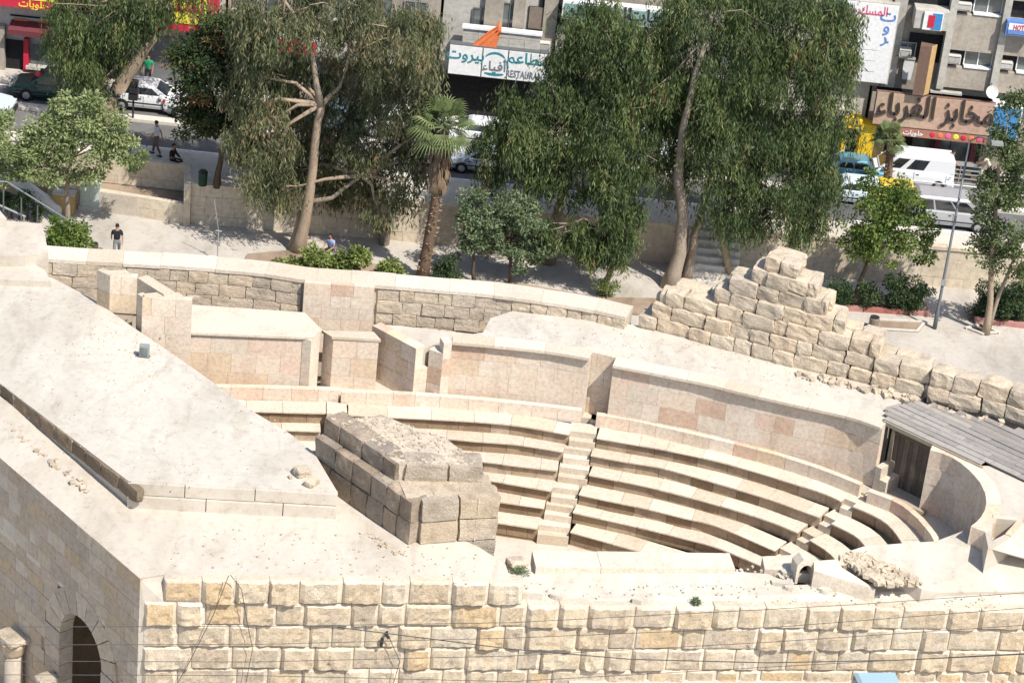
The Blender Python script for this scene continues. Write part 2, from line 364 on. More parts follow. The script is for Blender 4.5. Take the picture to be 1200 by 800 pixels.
tag(MB().box((-90, 113.35, 1.8), (90, 113.95, 2.02)).build('median_strip', M_KERB), kind='structure')
mb = MB()
for x in np.arange(-60, 60, 6): mb.box((x, 110.55, 1.86), (x+5.9, 110.67, 1.876)); mb.box((x, 116.2, 1.86), (x+5.9, 116.3, 1.876))
tag(mb.build('edge_line', M_WHITE), kind='structure')

# retaining wall between plaza and upper pavement
rw = thing('retaining_wall', (0, 107.3, 0), 'long pale limestone retaining wall between the plaza and the street pavement', 'wall')
plr = PL([(x, Yr(x)) for x in (-15.6, 3, 40)], False)
MB().prism([plr.at(0, .12), plr.at(plr.L, .12), plr.at(plr.L, .31), plr.at(0, .31)], 0, 1.98).build('core', M_MORT, rw)
clad(rw, plr, 0, 1.85, 4, (.9, 1.6), 0, .2, M_RET, s0=0, s1=plr.L-14)
mb = MB(); t = 0
while t < plr.L-1:
    b = MB(); block(b, plr, t+.01, t+1.59, -.06, .42, 1.86, 2.02); b.build('coping_stone', M_RET, rw); t += 1.6
# stairs in the retaining wall
st = thing('plaza_staircase', P(832, 312, 0), 'short flight of pale steps up to the pavement behind the tall eucalyptus', 'stairs')
cx = float(P(832, 312, 0)[0])
for k in range(7):
    MB().box((cx-1.2, Yr(cx)-2.2+k*.3, 0 if k else 0), (cx+1.2, Yr(cx)-1.905+k*.3, .27*(k+1))).build('step', M_KERB, st)
# left low planter walls
lw = thing('planter_wall', P(115, 240, 0), 'low limestone planter wall beside the pale green cabinet', 'wall')
pl1 = PX([(55, 240), (118, 247), (222, 264)], 0, False)
MB().prism([pl1.at(0, .1), pl1.at(pl1.L, .1), pl1.at(pl1.L, .3), pl1.at(0, .3)], 0, .98).build('core', M_MORT, lw)
clad(lw, pl1, 0, 1.0, 2, (.9, 1.5), 0, .3, M_RET)
bed = tag(MB().prism([pl1.at(0, .3), pl1.at(pl1.L, .3), (-15.5, 108.3), (-60, 108.3), (-60, 105)], .01, .8).build('planting_bed', M_EARTH), kind='structure')
lw2 = thing('planter_back_wall', (-19, 108.4, 0), 'taller grey wall behind the shaded planting bed on the left', 'wall')
pl2 = PL([(-60, 108.35), (-15.6, 108.35)], False)
MB().box((-60, 108.42, 0), (-15.65, 108.64, 2.0)).build('core', M_MORT, lw2)
clad(lw2, pl2, .8, 2.1, 3, (.9, 1.5), 0, .3, M_RET, s0=32)
lw3 = thing('corner_wall', (-15.5, 107, 0), 'end wall where the planter meets the long retaining wall', 'wall')
plc = PL([(-15.6, 104.6), (-15.35, 103.0), (-15.3, 102.2)], False)
plc2 = PL([P(222, 264, 0)[:2], (-15.64, 108.6)], False)
MB().prism([plc2.at(0, 0), plc2.at(plc2.L, 0), plc2.at(plc2.L, .3), plc2.at(0, .3)], 0, 2.06).build('stone', M_RET, lw3)

# ------------------------------------------------------------------ ODEON
Z7 = 7.1
# body of the theatre under the roofs
tag(MB().prism([P(a, b, 5.0)[:2] for a, b in ((398, 520), (1080, 520), (1120, 760), (430, 760))], -.0, 1.3).build('orchestra_floor', M_SAND), kind='structure')
# --- seating wedges
ZR = [4.95, 4.45, 3.95, 3.45, 2.95, 2.45, 1.95]
W1 = {0:[(400,459),(480,462),(560,468),(620,474),(682,481)], 1:[(408,486),(446,488),(512,491),(560,494),(610,499),(667,509)],
 2:[(420,508),(480,510),(528,514),(560,517),(610,521),(660,529)], 3:[(430,530),(500,534),(570,541),(610,546),(654,551)],
 4:[(440,551),(500,555),(568,562),(600,567),(646,575)], 5:[(470,574),(520,579),(588,588),(638,595)], 6:[(500,600),(550,607),(584,612),(630,619)]}
W2 = {0:[(699,486),(740,492),(780,501),(840,515),(900,530),(960,549),(1008,568)], 1:[(699,513),(740,520),(780,527),(840,540),(900,557),(960,576),(985,587)],
 2:[(692,533),(740,542),(780,549),(840,566),(900,584),(960,606)], 3:[(690,556),(740,566),(780,575),(840,591),(900,610),(934,624)],
 4:[(678,579),(720,588),(760,596),(800,606),(840,616),(908,645)], 5:[(671,600),(720,611),(760,620),(800,630),(840,641),(895,664)],
 6:[(668,623),(704,633),(740,643),(800,661),(830,671)]}
W3 = {0:[(1017,575),(1050,588),(1072,604),(1086,620),(1094,632),(1100,650)], 1:[(999,593),(1020,602),(1040,614),(1056,634),(1064,655)],
 2:[(974,613),(1000,626),(1012,637),(1024,655)], 3:[(948,632),(970,646),(985,662)], 4:[(922,652),(945,664),(960,676)]}
W0 = {0:[(240,453),(300,454),(398,457)], 1:[(240,480),(300,482),(384,484)], 2:[(250,502),(310,503),(376,505)], 3:[(260,525),(376,527)]}
lab = {0: 'straight bench rows at the far left end, cut off by the big flat roof', 1: 'curved seat rows left of the long stair, behind the ruined block',
       2: 'widest wedge of curved seat rows between the two stairs', 3: 'short curved seat rows right of the second stair below the wooden door'}
ENDS = {}
for wi, W in enumerate((W0, W1, W2, W3)):
    c = P(*W[1][len(W[1])//2], 3); root = thing('seating_wedge', V((c[0], c[1], 1.6)), lab[wi], 'seating', 'wedges of stone seats')
    for k, l in W.items():
        pl = PX(l, ZR[k]); ENDS[(wi, k)] = (pl.at(0), pl.at(pl.L), pl)
        if k == 0:                                # backrest
            clad(root, pl, 4.4, 4.95, 1, (.8, 1.3), 0, .24, M_ASH, 'backrest_stone', jit=.008)
            continue
        z = ZR[k]; zb = z-.52
        t = 0
        while t < pl.L-.05:                       # treads with an overhanging nosing
            e = t+rnd.uniform(1.0, 1.7); e = pl.L if pl.L-e < .5 else e
            mb = MB(); j = rnd.uniform(-.012, .012); block(mb, pl, t+.006, e-.006, j, .86, z-.05, z+rnd.uniform(-.008, .008), .4); mb.build('seat_slab', M_SEAT, root); t = e
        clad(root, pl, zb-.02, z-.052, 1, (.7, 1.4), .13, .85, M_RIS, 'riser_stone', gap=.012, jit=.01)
        if k == max(W): 
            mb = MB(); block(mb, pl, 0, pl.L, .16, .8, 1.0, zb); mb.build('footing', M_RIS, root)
MB().prism([P(a, b, 4.5)[:2] for a, b in ((383,470),(406,474),(407,487),(383,485))], 3.4, 4.52).build('end_block', M_SEAT, bpy.data.objects['seating_wedge'])
# --- stairs between wedges
for wi, (a, b, ks, lb) in enumerate(((1, 2, range(0, 7), 'long narrow stair rising through the middle of the seats'), (2, 3, range(0, 5), 'narrow stair rising between the wide wedge and the right seats'))):
    c = ENDS[(a, 3)][1]; root = thing('seating_stair', V((c[0], c[1], 1.6)), lb, 'stairs', 'radial stairs in the seating')
    for k in ks:
        A = ENDS[(a, k)][1]; B = ENDS[(b, k)][0]; pl = PL([A+(B-A)*.02, B-(B-A)*.02], False)
        z = ZR[k] if k else 4.56; zn = ZR[k+1] if k < 6 else ZR[k]-.5
        if k == 0: zn = 3.95; 
        mb = MB(); block(mb, pl, 0, pl.L, .30, 1.0, zn-.4, z-.006); mb.build('step', M_SEAT, root)
        if k: mb = MB(); block(mb, pl, 0, pl.L, .02, .30, zn-.3, z-.25); mb.build('step', M_SEAT, root)
# --- walkway behind the backrests
root = thing('walkway', V((4, 84, 4.5)), 'paved walkway behind the top backrests of the seats', 'walkway')
for wi, e in ((0, 1.0), (1, 3.2), (2, 3.0), (3, 3.4)):
    pl = ENDS[(wi, 0)][2]; mb = MB(); block(mb, pl, -.2, pl.L+(1.2 if wi in (1, 2) else .0), .22, e, 3.9, 4.55+.002*wi, 1.0); mb.build('paving', M_SAND, root)

# --- curved podium walls
T1 = PX([(530,401),(600,407),(650,413),(691,420)], Z7); T2 = PX([(718,428),(750,434),(790,442),(830,450),(870,460),(910,469),(950,478),(1000,489.5),(1032,501)], Z7)
T3 = PX([(1090,527),(1105,531),(1120,538),(1132,547),(1141,556),(1148,564),(1153,573),(1156,588),(1152,602),(1139,617)], Z7)
for pl, lb, cap in ((T1, 'high pinkish podium wall left of the stair head, under a pale coping', True), (T2, 'long curved podium wall behind the widest seats, ending at the wooden door', True), (T3, 'tightly curved inner wall at the right end of the walkway', False)):
    c = pl.at(pl.L/2); root = thing('podium_wall', V((c[0], c[1], 4.5)), lb, 'wall', 'podium walls above the seats')
    zt = Z7-.11 if cap else Z7
    clad(root, pl, 4.4, zt, 4, (.6, 1.7), .20 if cap else 0, .5, M_ASH, jit=.005, gap=.006)
    if cap:
        t = 0
        while t < pl.L-.05:
            e = t+rnd.uniform(1.2, 1.9); e = pl.L if pl.L-e < .7 else e
            mb = MB(); block(mb, pl, t+.004, e-.004, rnd.uniform(-.01, .01), .75, zt+.002, Z7, .5); mb.build('coping_slab', M_SEAT, root); t = e
root = thing('stair_head_recess', V((*T1.at(T1.L, .5), 4.5)), 'narrow recessed wall at the head of the long stair', 'wall')
pr = PL([T1.at(T1.L-.3, .62), T2.at(.3, .62)], False); clad(root, pr, 4.4, Z7-.01, 4, (.6, 1.0), 0, .4, M_ASH, jit=.004)

# --- terrace roof (top of the vaults)
ter = T1.line(.45) + [pr.at(0, .2), pr.at(pr.L, .2)] + T2.line(.45) + [P(a, b, Z7)[:2] for a, b in ((1037,491),(1038,476),(1062,470),(1085,463),(1060,457),(1000,444),(930,428),(870,411),(785,385),(725,378),(600,364),(575,372),(566,389),(530,394))]
tag(MB().prism(ter, 4.3, Z7-.02).build('terrace_roof', M_ROOF), kind='structure')
# passage wall (dark, faces west) between the far wall and the podium
zp = 6.75
pp = PL([P(434, 380, zp), P(488, 408.5, zp)], False); pq = PL([P(503, 409, zp-.1), P(519, 414.5, zp-.1)], False)
root = thing('passage_wall', V((*pp.at(0), 4.5)), 'shaded side wall of the open passage with a narrow bright slot in it', 'wall')
clad(root, pp, 4.0, zp, 4, (.6, 1.1), 0, .45, M_ASH, jit=.004); clad(root, pq, 4.0, zp-.1, 4, (.5, .9), 0, .45, M_ASH, jit=.004)
clad(root, PL([pp.at(pp.L), pq.at(0)], False), 4.0, 5.9, 3, (.5, .9), 0, .45, M_ASH, jit=.004)
sl_ = PL([pq.at(pq.L), T1.at(0, 0)], False); clad(root, sl_, 4.3, Z7, 4, (.5, .9), 0, .45, M_ASH, jit=.004)
tag(MB().prism([pp.at(0, .4), pp.at(pp.L, .4), pp.at(pp.L, 2.2), P(566, 389, zp)[:2], P(470, 378, zp)[:2]], 4.0, 6.62).build('passage_roof', M_SAND), kind='structure')
tag(MB().prism([pq.at(0, .4), pq.at(pq.L, .4), P(545, 394, zp)[:2], P(560, 388, zp)[:2], pp.at(pp.L, 2.2)], 4.0, 6.6).build('passage_roof_east', M_SAND), kind='structure')
tag(MB().prism([P(395, 470, 4.4)[:2], P(525, 470, 4.4)[:2], P(505, 440, 4.4)[:2], P(440, 415, 4.4)[:2]], 3.9, 4.52).build('passage_floor', M_SAND), kind='structure')

# --- box shaped block and the left slab
def pxp(l, z): return [P(a, b, z)[:2] for a, b in l]
zb = 6.7
root = thing('square_pier', V(P(385, 455, 4.5)), 'square pale pier with a flat capstone beside the open passage', 'pier')
top = pxp([(377,387),(389,394.5),(446.5,398),(438,388.5)], zb)
MB().prism(top, zb-.1, zb).build('capstone', M_SEAT, root)
top2 = [np.array(p) for p in top]; cc = sum(top2)/4; top2 = [cc+(p-cc)*np.array([.93, .84]) for p in top2]
fr = PL([top2[1], top2[2]], False); clad(root, fr, 4.3, zb-.102, 3, (.6, 1.0), 0, .25, M_ASH, jit=.004)
fs = PL([top2[0], top2[1]], False); clad(root, fs, 4.3, zb-.102, 3, (.5, .8), 0, .25, M_ASH, jit=.004)
MB().prism([cc+(p-cc)*.8 for p in top2], 4.2, zb-.103).build('core', M_MORT, root)
zl = 6.9
root = thing('flat_topped_terrace', V(P(290, 440, 4.8)), 'pale flat slab terrace with pink panelled front left of the square pier', 'terrace')
MB().prism(pxp([(220,389.5),(367,395.5),(377,386),(357,366),(225,357),(200,362)], zl), zl-.09, zl).build('roof_slab', M_SEAT, root)
fr = PX([(221,391),(366,397)], zl, False); clad(root, fr, 4.5, zl-.092, 3, (.8, 1.6), .2, .5, M_ASH, jit=.004, gap=.006)
sd = PX([(366.5,397),(377,387)], zl, False)
mb = MB(); block(mb, sd, 0, sd.L, .05, .4, 4.5, zl-.093); mb.build('side_wall', M_ASH, root)
MB().prism(pxp([(221,379),(358,383),(366,379),(355,368),(225,360),(204,364)], zl), 4.4, zl-.092).build('core', M_MORT, root)

# --- long north wall
Zn = 7.6
root = thing('north_wall', V(P(400, 345, 0)), 'long low perimeter wall with pale flat top along the plaza', 'wall')
nb = PX([(60,291),(95,296),(200,303),(340,314.5),(440,326),(600,339),(730,363)], Zn, True)
nf = PX([(50,303),(107,307),(175,310),(297,319),(360,328),(443,334),(578,345.5),(600,348),(680,360),(733,372)], Zn, True)
t = 0
while t < nf.L-.05:
    e = min(t+rnd.uniform(1.3, 2.2), nf.L); e = nf.L if nf.L-e < .9 else e
    mb = MB(); block(mb, nf, t+.004, e-.004, rnd.uniform(-.03, .02), 1.12+rnd.uniform(-.03, .03), Zn-.14, Zn+rnd.uniform(-.012, .01), .8); mb.build('coping_slab', M_SEAT, root); t = e
mb = MB(); block(mb, nf, 0, nf.L, .3, 1.0, 0, Zn-.142); mb.build('core', M_MORT, root)
def s_at(pl, x):     # arc length where the line passes photo column x at height z
    best = min(np.linspace(0, pl.L, 400), key=lambda s: abs(_px(pl.at(s), Zn)-x)); return best
def _px(p, z):
    q = np.array([p[0], p[1], z])-_C; return 600+CF*(q@_r)/(q@_f)
sA, sB, sC, sD = s_at(nf, 98), s_at(nf, 354), s_at(nf, 444), s_at(nf, 600)
for i in range(4): wall_stones(root, nf, Zn-.15-.5*(i+1), .5, -.5, sB, (.6, 1.15), M_ROUGH, .02, .5, .03, 'c')
for i in range(5): wall_stones(root, nf, Zn-.15-.5*(i+1), .5, sC, sD, (.5, 1.0), M_ROUGH, .02, .5, .03, 'c')
wall_stones(root, nf, Zn-.16-.5, .5, sD, nf.L, (.5, .85), M_ROUGH, .02, .5, .03)
wall_stones(root, nf, Zn-.16-.98, .5, sD, nf.L, (.5, .85), M_ROUGH, .02, .5, .03)
MB_ = MB(); block(MB_, nf, sA-1, sD+3, .12, .5, 3.5, Zn-.17); MB_.build('backing', M_MORT, root)
clad(root, nf, Zn-2.9, Zn-.002, 6, (.6, 1.1), -.22, .4, M_ASH, 'pilaster_stone', jit=.004, s0=sB+.12, s1=sC-.12)

# --- stepped ruin of big stones in the north east
root = thing('ruined_stepped_wall', V(P(930, 420, 7.1)), 'tall stepped heap of rough weathered blocks, highest above the terrace', 'ruin')
rb = PX([(748,383),(785,392),(830,404),(870,415),(930,431),(1000,446),(1060,461),(1090,468)], Z7)
def sx(x): return min(np.linspace(0, rb.L, 400), key=lambda s: abs(600+CF*((np.array([*rb.at(s), Z7])-_C)@_r)/((np.array([*rb.at(s), Z7])-_C)@_f)-x))
hc = .55
prof = [(0, 750, 1088), (1, 760, 1083), (2, 772, 1022), (3, 822, 980), (4, 838, 960), (5, 862, 940), (6, 872, 912)]
for c, x0, x1 in prof:
    d = .95 if c < 3 else .9
    for lay in range(2):
        wall_stones(root, rb, Z7-.05+hc*c, hc, sx(x0)+rnd.uniform(-.1, .15), sx(x1)+rnd.uniform(-.15, .1), (.5, 1.35), M_ROUGH, .10*c+lay*(.72 if c < 3 else .5), .8, .07, 'r', .08)
MB().prism([rb.at(sx(850), .75), rb.at(sx(940), .75), rb.at(sx(940), 1.4), rb.at(sx(850), 1.4)], 0, Z7+hc*4.3).build('core', M_MORT, root)
wall_stones(root, rb, Z7+.95, .5, sx(765), sx(800), (.9, 1.3), M_ROUGH, .3, .9, .05)
mb = MB(); block(mb, rb, 0, rb.L, .35, 1.6, 0, Z7+.3); mb.build('footing', M_MORT, root)
root = thing('east_parapet', V(P(1150, 480, 7.1)), 'low curved parapet of large rough blocks right of the ruin', 'wall')
rp_ = PX([(1084,469),(1110,476),(1150,484),(1200,499),(1260,520)], Z7)
for i in range(2): wall_stones(root, rp_, Z7-.05+.62*i, .62, 0, rp_.L, (.8, 1.25), M_ROUGH, .05*i, .9, .04)
mb = MB(); block(mb, rp_, 0, rp_.L, .3, .85, 0, Z7+.9); mb.build('footing', M_MORT, root)
rub = MB()
def rubble(mb, pts, n, smin, smax, zf):
    for _ in range(n):
        x, y = pts(); s = rnd.uniform(smin, smax); z = zf(x, y); vs = []
        for k in range(8):
            d = Vector(((k & 1)-.5, ((k >> 1) & 1)-.5, ((k >> 2) & 1)-.5)); d = Vector((d.x*rnd.uniform(.6, 1.2), d.y*rnd.uniform(.6, 1.2), d.z*rnd.uniform(.5, .9)))*s
            vs.append(d)
        R = Matrix.Rotation(rnd.uniform(0, 3), 3, 'Z') @ Matrix.Rotation(rnd.uniform(-.4, .4), 3, 'X')
        mb.add([(R@v) + Vector((x, y, z+s*.15)) for v in vs], [(0,1,3,2),(4,6,7,5),(0,4,5,1),(2,3,7,6),(0,2,6,4),(1,5,7,3)])
def along(pl, o0, o1):
    return lambda: tuple(pl.at(rnd.uniform(0, pl.L), rnd.uniform(o0, o1)))
rubble(rub, along(PX([(930,437),(1000,450),(1080,470)], Z7), -.4, .1), 70, .08, .28, lambda x, y: Z7)
rubble(rub, along(PX([(1090,475),(1180,497)], Z7), -.4, .05), 40, .08, .22, lambda x, y: Z7)
tag(rub.build('rubble', M_ROUGH), kind='stuff')

# --- wooden deck and the door under it
zd = 7.2
root = thing('wooden_deck', V(P(1120, 500, 7.1)), 'grey weathered plank deck laid over the vault next to the parapet', 'deck')
d0 = P(1037.5, 491.5, zd)[:2]; d1 = P(1149, 544, zd)[:2]; d2 = P(1092, 474, zd)[:2]
ex = (d1-d0)/np.linalg.norm(d1-d0); L0 = np.linalg.norm(d1-d0); ey = np.array([-ex[1], ex[0]])
far = PX([(1038,476),(1078,469),(1140,486),(1200,504),(1240,518)], zd, False)
nbd = 19
for i in range(nbd):
    o = i*.32; s = -.0
    while True:
        # board extents along ex found from the deck outline
        a0 = s
        break
    # left end: terrace edge; right end beyond the frame
    def inside(t, o):
        p = d0+ex*t+ey*o; q = np.array([p[0], p[1], zd])-_C; D = q@_f; x = 600+CF*(q@_r)/D; y = 400-CF*(q@_u)/D
        if x < 1037: return False
        return y > np.interp(x, [1037, 1078, 1140, 1200, 1290], [477, 469, 486, 504, 532]) and x < 1290
    ts = [t for t in np.arange(-6, 12, .05) if inside(t, o+.15)]
    if not ts: continue
    a0, a1 = ts[0], ts[-1]
    if o < .1: a1 = min(a1, L0+.0)
    jn = sorted([a0] + [t for t in (a0+rnd.uniform(1.5, 3.5), a0+rnd.uniform(4.2, 6.5)) if t < a1-.6] + [a1])
    for u0, u1 in zip(jn[:-1], jn[1:]):
        zt = zd+rnd.uniform(-.012, .012); q = [d0+ex*(u0+.01)+ey*(o+.012), d0+ex*(u1-.01)+ey*(o+.012+rnd.uniform(-.01, .01)), d0+ex*(u1-.01)+ey*(o+.305), d0+ex*(u0+.01)+ey*(o+.30)]
        MB().prism(q, zt-.04, zt).build('plank', M_WOOD, root)
q = [d0+ex*-.05-ey*.05, d0+ex*(L0+.1)-ey*.05, d0+ex*(L0+.1)+ey*.06, d0+ex*-.05+ey*.06]
MB().prism(q, zd-.2, zd-.045).build('edge_beam', M_BEAM, root)
q = [d0+ex*.5+ey*.8, d0+ex*9+ey*.8, d0+ex*9+ey*2.6, d0+ey*2.6+ex*.5]
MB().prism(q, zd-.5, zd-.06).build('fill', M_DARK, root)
root = thing('plank_screen', V(P(1065, 592, 4.55)), 'dark vertical plank screen closing the doorway below the wooden deck', 'door')
sp = PL([d0+ex*.25+ey*.45, d0+ex*3.6+ey*.45], False)
clad(root, sp, 4.5, zd-.42, 1, (.17, .24), 0, .05, M_DOOR, 'plank', gap=.012, jit=.01)
mb = MB(); block(mb, sp, 0, sp.L, -.06, .0, zd-.6, zd-.35); mb.build('lintel', M_DOOR, root)
mb = MB(); block(mb, sp, -.12, .02, -.08, .08, 4.5, zd-.2); mb.build('door_post', M_BEAM, root)
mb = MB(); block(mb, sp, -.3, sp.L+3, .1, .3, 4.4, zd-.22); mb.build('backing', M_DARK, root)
root = thing('corner_steps', V(P(1050, 585, 4.55)), 'two chunky stone steps between podium wall end and plank screen', 'stairs')
e0 = T2.at(T2.L, .1)
for k, (h, a, b) in enumerate(((5.5, .05, .3), (5.05, .31, .6))):
    q = [e0+ex*a-ey*.0, e0+ex*b-ey*.0, e0+ex*b+ey*1.0, e0+ex*a+ey*1.0]
    MB().prism(q, 4.4, h).build('step', M_SEAT, root)
root = thing('loose_beam', V(P(1060, 592, 4.6)), 'pale timber beam lying on the walkway before the plank screen', 'beam')
pb = PX([(1030, 577), (1083, 598)], 4.8, False); mb = MB(); block(mb, pb, 0, pb.L, 0, .3, 4.6, 4.72); mb.build('timber', M_BEAM, root)

def _px2(): pass
# --- right hand roof, lower slab, end post, pit
tr = [q for q in T3.line(.3, .25) if _px(q, Z7) > 1141]
R7 = tr + [P(a, b, Z7)[:2] for a, b in ((1152,616),(1164,633),(1180,624),(1191,610),(1167,606),(1180,590))]
R7 = tr + [P(a, b, Z7)[:2] for a, b in ((1167,607),(1191,610),(1215,600),(1290,600),(1290,575),(1200,545.5),(1149,545))]
tag(MB().prism(R7, 4.2, Z7-.015).build('east_roof', M_SAND), kind='structure')
low = [((1012,640),6.4),((1060,636),6.4),((1096,634),6.4),((1128,622),6.45),((1141,641),6.4),((1150,642),6.4),((1152,668),6.1),((1100,694),5.75),((1080,690),6.0),((1040,668),6.2),((996,645),6.35)]
mb = MB(); mb.prism([P(a[0], a[1], z)[:2] for a, z in low], 3.0, [z for a, z in low]); tag(mb.build('east_lower_roof', M_SAND), kind='structure')
low2 = [((1150,642),6.41),((1158,642),6.95),((1182,630),7.05),((1197,613),7.06),((1216,601),7.07),((1290,600),7.07),((1330,690),5.7),((1100,694),5.75),((1152,668),6.11)]
mb = MB(); mb.prism([P(a[0], a[1], z)[:2] for a, z in low2], 3.0, [z for a, z in low2]); tag(mb.build('east_sloping_roof', M_SAND), kind='structure')
tag(MB().prism(pxp([(1152,611),(1164,606),(1161.5,634),(1178,625.5),(1192,610),(1200,607),(1197,614),(1182,630),(1158,641)], Z7-.02), 6.0, Z7-.02).build('pit_rim', M_SAND), kind='structure')
root = thing('end_post', V(P(1145, 640, 6.4)), 'small squared stone post at the near end of the curved wall', 'post')
MB().prism(pxp([(1138,616),(1152,617.5),(1149,609),(1143,612)], Z7+.03), 6.0, Z7+.03).build('stone', M_SEAT, root)
root = thing('roof_pit', V(P(1175, 615, 6.6)), 'small sunken pit with pinkish lining in the right hand roof', 'pit')
pt = pxp([(1164,606),(1192,609.5),(1178,625),(1162,633)], Z7+.02)
for a, b in ((0, 1), (1, 2)):
    e = PL([pt[a], pt[b]], False); mb = MB(); block(mb, e, 0, e.L, -.0, .2 if True else -.2, 6.2, Z7+.02+.004*a); mb.build('lining', M_ASH, root)
MB().prism(pt, 5.8, 6.35).build('floor', M_SAND, root)

# --- ruined block (stage side pier) of large courses
ZS = 6.3; cz = .82
root = thing('ruined_block', V(P(480, 648, ZS)), 'massive free standing block of weathered masonry between the flat roof and the seats', 'ruin')
top1 = pxp([(460,566),(486,583),(588,580),(568,556),(470,520)], ZS+2*cz+.0)
A = P(366, 508, ZS+2*cz)[:2]; B = P(483, 588, ZS+2*cz)[:2]; Cc = P(588, 581, ZS+2*cz)[:2]
eL = (A-B)/np.linalg.norm(A-B); LL = np.linalg.norm(A-B); eF = (Cc-B)/np.linalg.norm(Cc-B); LF = np.linalg.norm(Cc-B)
def course(z, h, b0, l0, l1, f0, f1, dep, m=M_RUIN, lr=(.75, 1.35)):
    pass
# left face line runs from far (A) to near (B) so that its left normal points into the block
plL = PL([A, B], False); plF = PL([B, Cc], False)
MB().prism([plL.at(.1, .35), plL.at(plL.L-.3, .35), plF.at(.5, .4), plF.at(plF.L-.2, .4), plF.at(plF.L-.1, plF.L*.9), plL.at(.1, 2.9)], 1.7, ZS+2*cz-.06).build('core', M_RUIN, root)
for c in range(-2, 2):
    z = ZS+cz*c
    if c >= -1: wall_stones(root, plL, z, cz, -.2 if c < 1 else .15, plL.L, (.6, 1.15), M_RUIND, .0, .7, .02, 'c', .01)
    if c >= -1: wall_stones(root, plF, z, cz, .35, plF.L, (1.0, 1.6), M_RUIN, .0, .8, .03, 'c', .02)
    plR = PL([Cc, Cc+eL*LL*.55], False)
    wall_stones(root, plR, z, cz, .3, plR.L, (.9, 1.4), M_RUIN, 0, .7, .03, 'c')
for k in range(3):
    for q in range(3):
        if k+q < 5:
            p = B + eL*(.95+.55*k) + eF*(.85+.95*q); put_stone(M_RUIN, root, p[0], p[1], ZS+cz*1.5-.01, 1.15, 1.15, cz*1.04, math.atan2(eF[1], eF[0]), key='c', tilt=.01)
# upper tier
plL2 = PL([P(381, 487, ZS+2.8*cz)[:2], P(464, 543, ZS+2.8*cz)[:2]], False); plF2 = PL([P(464, 544, ZS+2.8*cz)[:2], P(568, 546, ZS+2.8*cz)[:2]], False)
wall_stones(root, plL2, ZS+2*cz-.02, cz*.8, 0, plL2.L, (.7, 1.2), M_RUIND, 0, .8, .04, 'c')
wall_stones(root, plF2, ZS+2*cz-.02, cz*.8, .3, plF2.L, (1.2, 2.0), M_RUIN, .02, .9, .04, 'c')
up = pxp([(388,490),(467,541),(563,543),(523,512),(450,487)], ZS+2.8*cz)
MB().prism(up, ZS+cz, ZS+2.8*cz-.05).build('rubble_core', M_ROUGH, root)
rub = MB()
tri = [np.array(p) for p in up]
def inpoly():
    a, b = rnd.random(), rnd.random(); i, j, k = rnd.choice([(0, 1, 2), (0, 2, 3), (0, 3, 4)])
    if a+b > 1: a, b = 1-a, 1-b
    p = tri[i]+(tri[j]-tri[i])*a+(tri[k]-tri[i])*b; return p[0], p[1]
rubble(rub, inpoly, 420, .03, .13, lambda x, y: ZS+2.8*cz-.075)
tag(rub.build('core_rubble', M_ROUGH, root), kind='stuff')
for (a, b), s in (((354, 556), .42), ((365, 568), .36), ((345, 552), .16), ((340, 560), .12), ((605, 665), .5)):
    z = 7.2 if a < 400 else 5.6; p = P(a, b, z); o = thing('loose_stone', V(p), {354: 'larger loose stone beside the foot of the ruined block', 365: 'loose stone nearer the corner of the flat roof by the ruined block', 345: 'small chip of stone just left of the larger loose stone', 340: 'smallest pale chip at the left of the loose stones', 605: 'loose stone with a weed by the orchestra edge'}[a], 'stone')
    put_stone(M_ROUGH, o, p[0], p[1], z+s*.25, s*1.3, s, s*.7, rnd.uniform(0, 3), name='boulder', tilt=.2)
# --- big flat roof and lower slab in the west
ZB = 7.2
big = pxp([(-200,318),(0,320),(60,325),(108,350),(160,386),(222,428),(262,457),(300,484),(340,508),(368,530),(396,575),(150,566),(148,562),(0,450),(-200,295+0)], ZB)
big = pxp([(-120,318),(0,320),(60,325),(108,350),(160,386),(222,428),(262,457),(300,484),(340,508),(368,530),(396,577),(150,563),(0,449),(-120,358)], ZB)
tag(MB().prism(big, 3.5, ZB).build('stage_roof', M_ROOF), kind='structure')
eb = PX([(-120,356),(0,447),(149,563)], ZB, False); root = thing('edging_course', V(P(75, 510, 6.5)), 'dark weathered stone edge running along the left side of the flat roof', 'edging')
wall_stones(root, PL([P(-60,403,ZB)[:2], P(0,448.5,ZB)[:2], P(149,564.5,ZB)[:2]], False), ZB-.53, .5, 0, eb.L*.8, (.7, 1.3), stone('stained_edge_stone', [(.26, .20, .14), (.22, .17, .12), (.30, .23, .16)], (.11, .085, .06), .6, 4, 1, .05), -.03, .3, .02, 'r', .02)
ef = PX([(150,564),(396,578)], ZB, False); root = thing('roof_edge_front', V(P(270, 590, 6.3)), 'two cracked pale courses along the front of the flat roof', 'edging')
clad(root, ef, ZB-.45, ZB-.01, 1, (1.6, 2.8), -.05, .2, M_SAND, 'stone', gap=.03, jit=.03); clad(root, ef, ZB-.92, ZB-.45, 1, (1.6, 2.8), -.14, .2, M_SAND, 'stone', gap=.03, jit=.03)
sb = [((-120,452),6.3),((0,536),6.3),((164,677),6.3),((190,673),6.29),((599,679),6.29),((592,660),6.29),((560,640),6.29),((400,570),6.3),((390,590),6.3),((148,583),6.3),((60,510),6.6),((0,464),6.75),((-120,372),6.8)]
mb = MB(); mb.prism([P(a[0], a[1], z)[:2] for a, z in sb], 3.4, [z for a, z in sb]); tag(mb.build('south_roof', M_SAND), kind='structure')
rub = MB(); rubble(rub, along(PX([(-20,470),(30,512),(110,580)], 6.55), -.15, .15), 110, .05, .2, lambda x, y: 6.5 if x < -13.2 else 6.32)
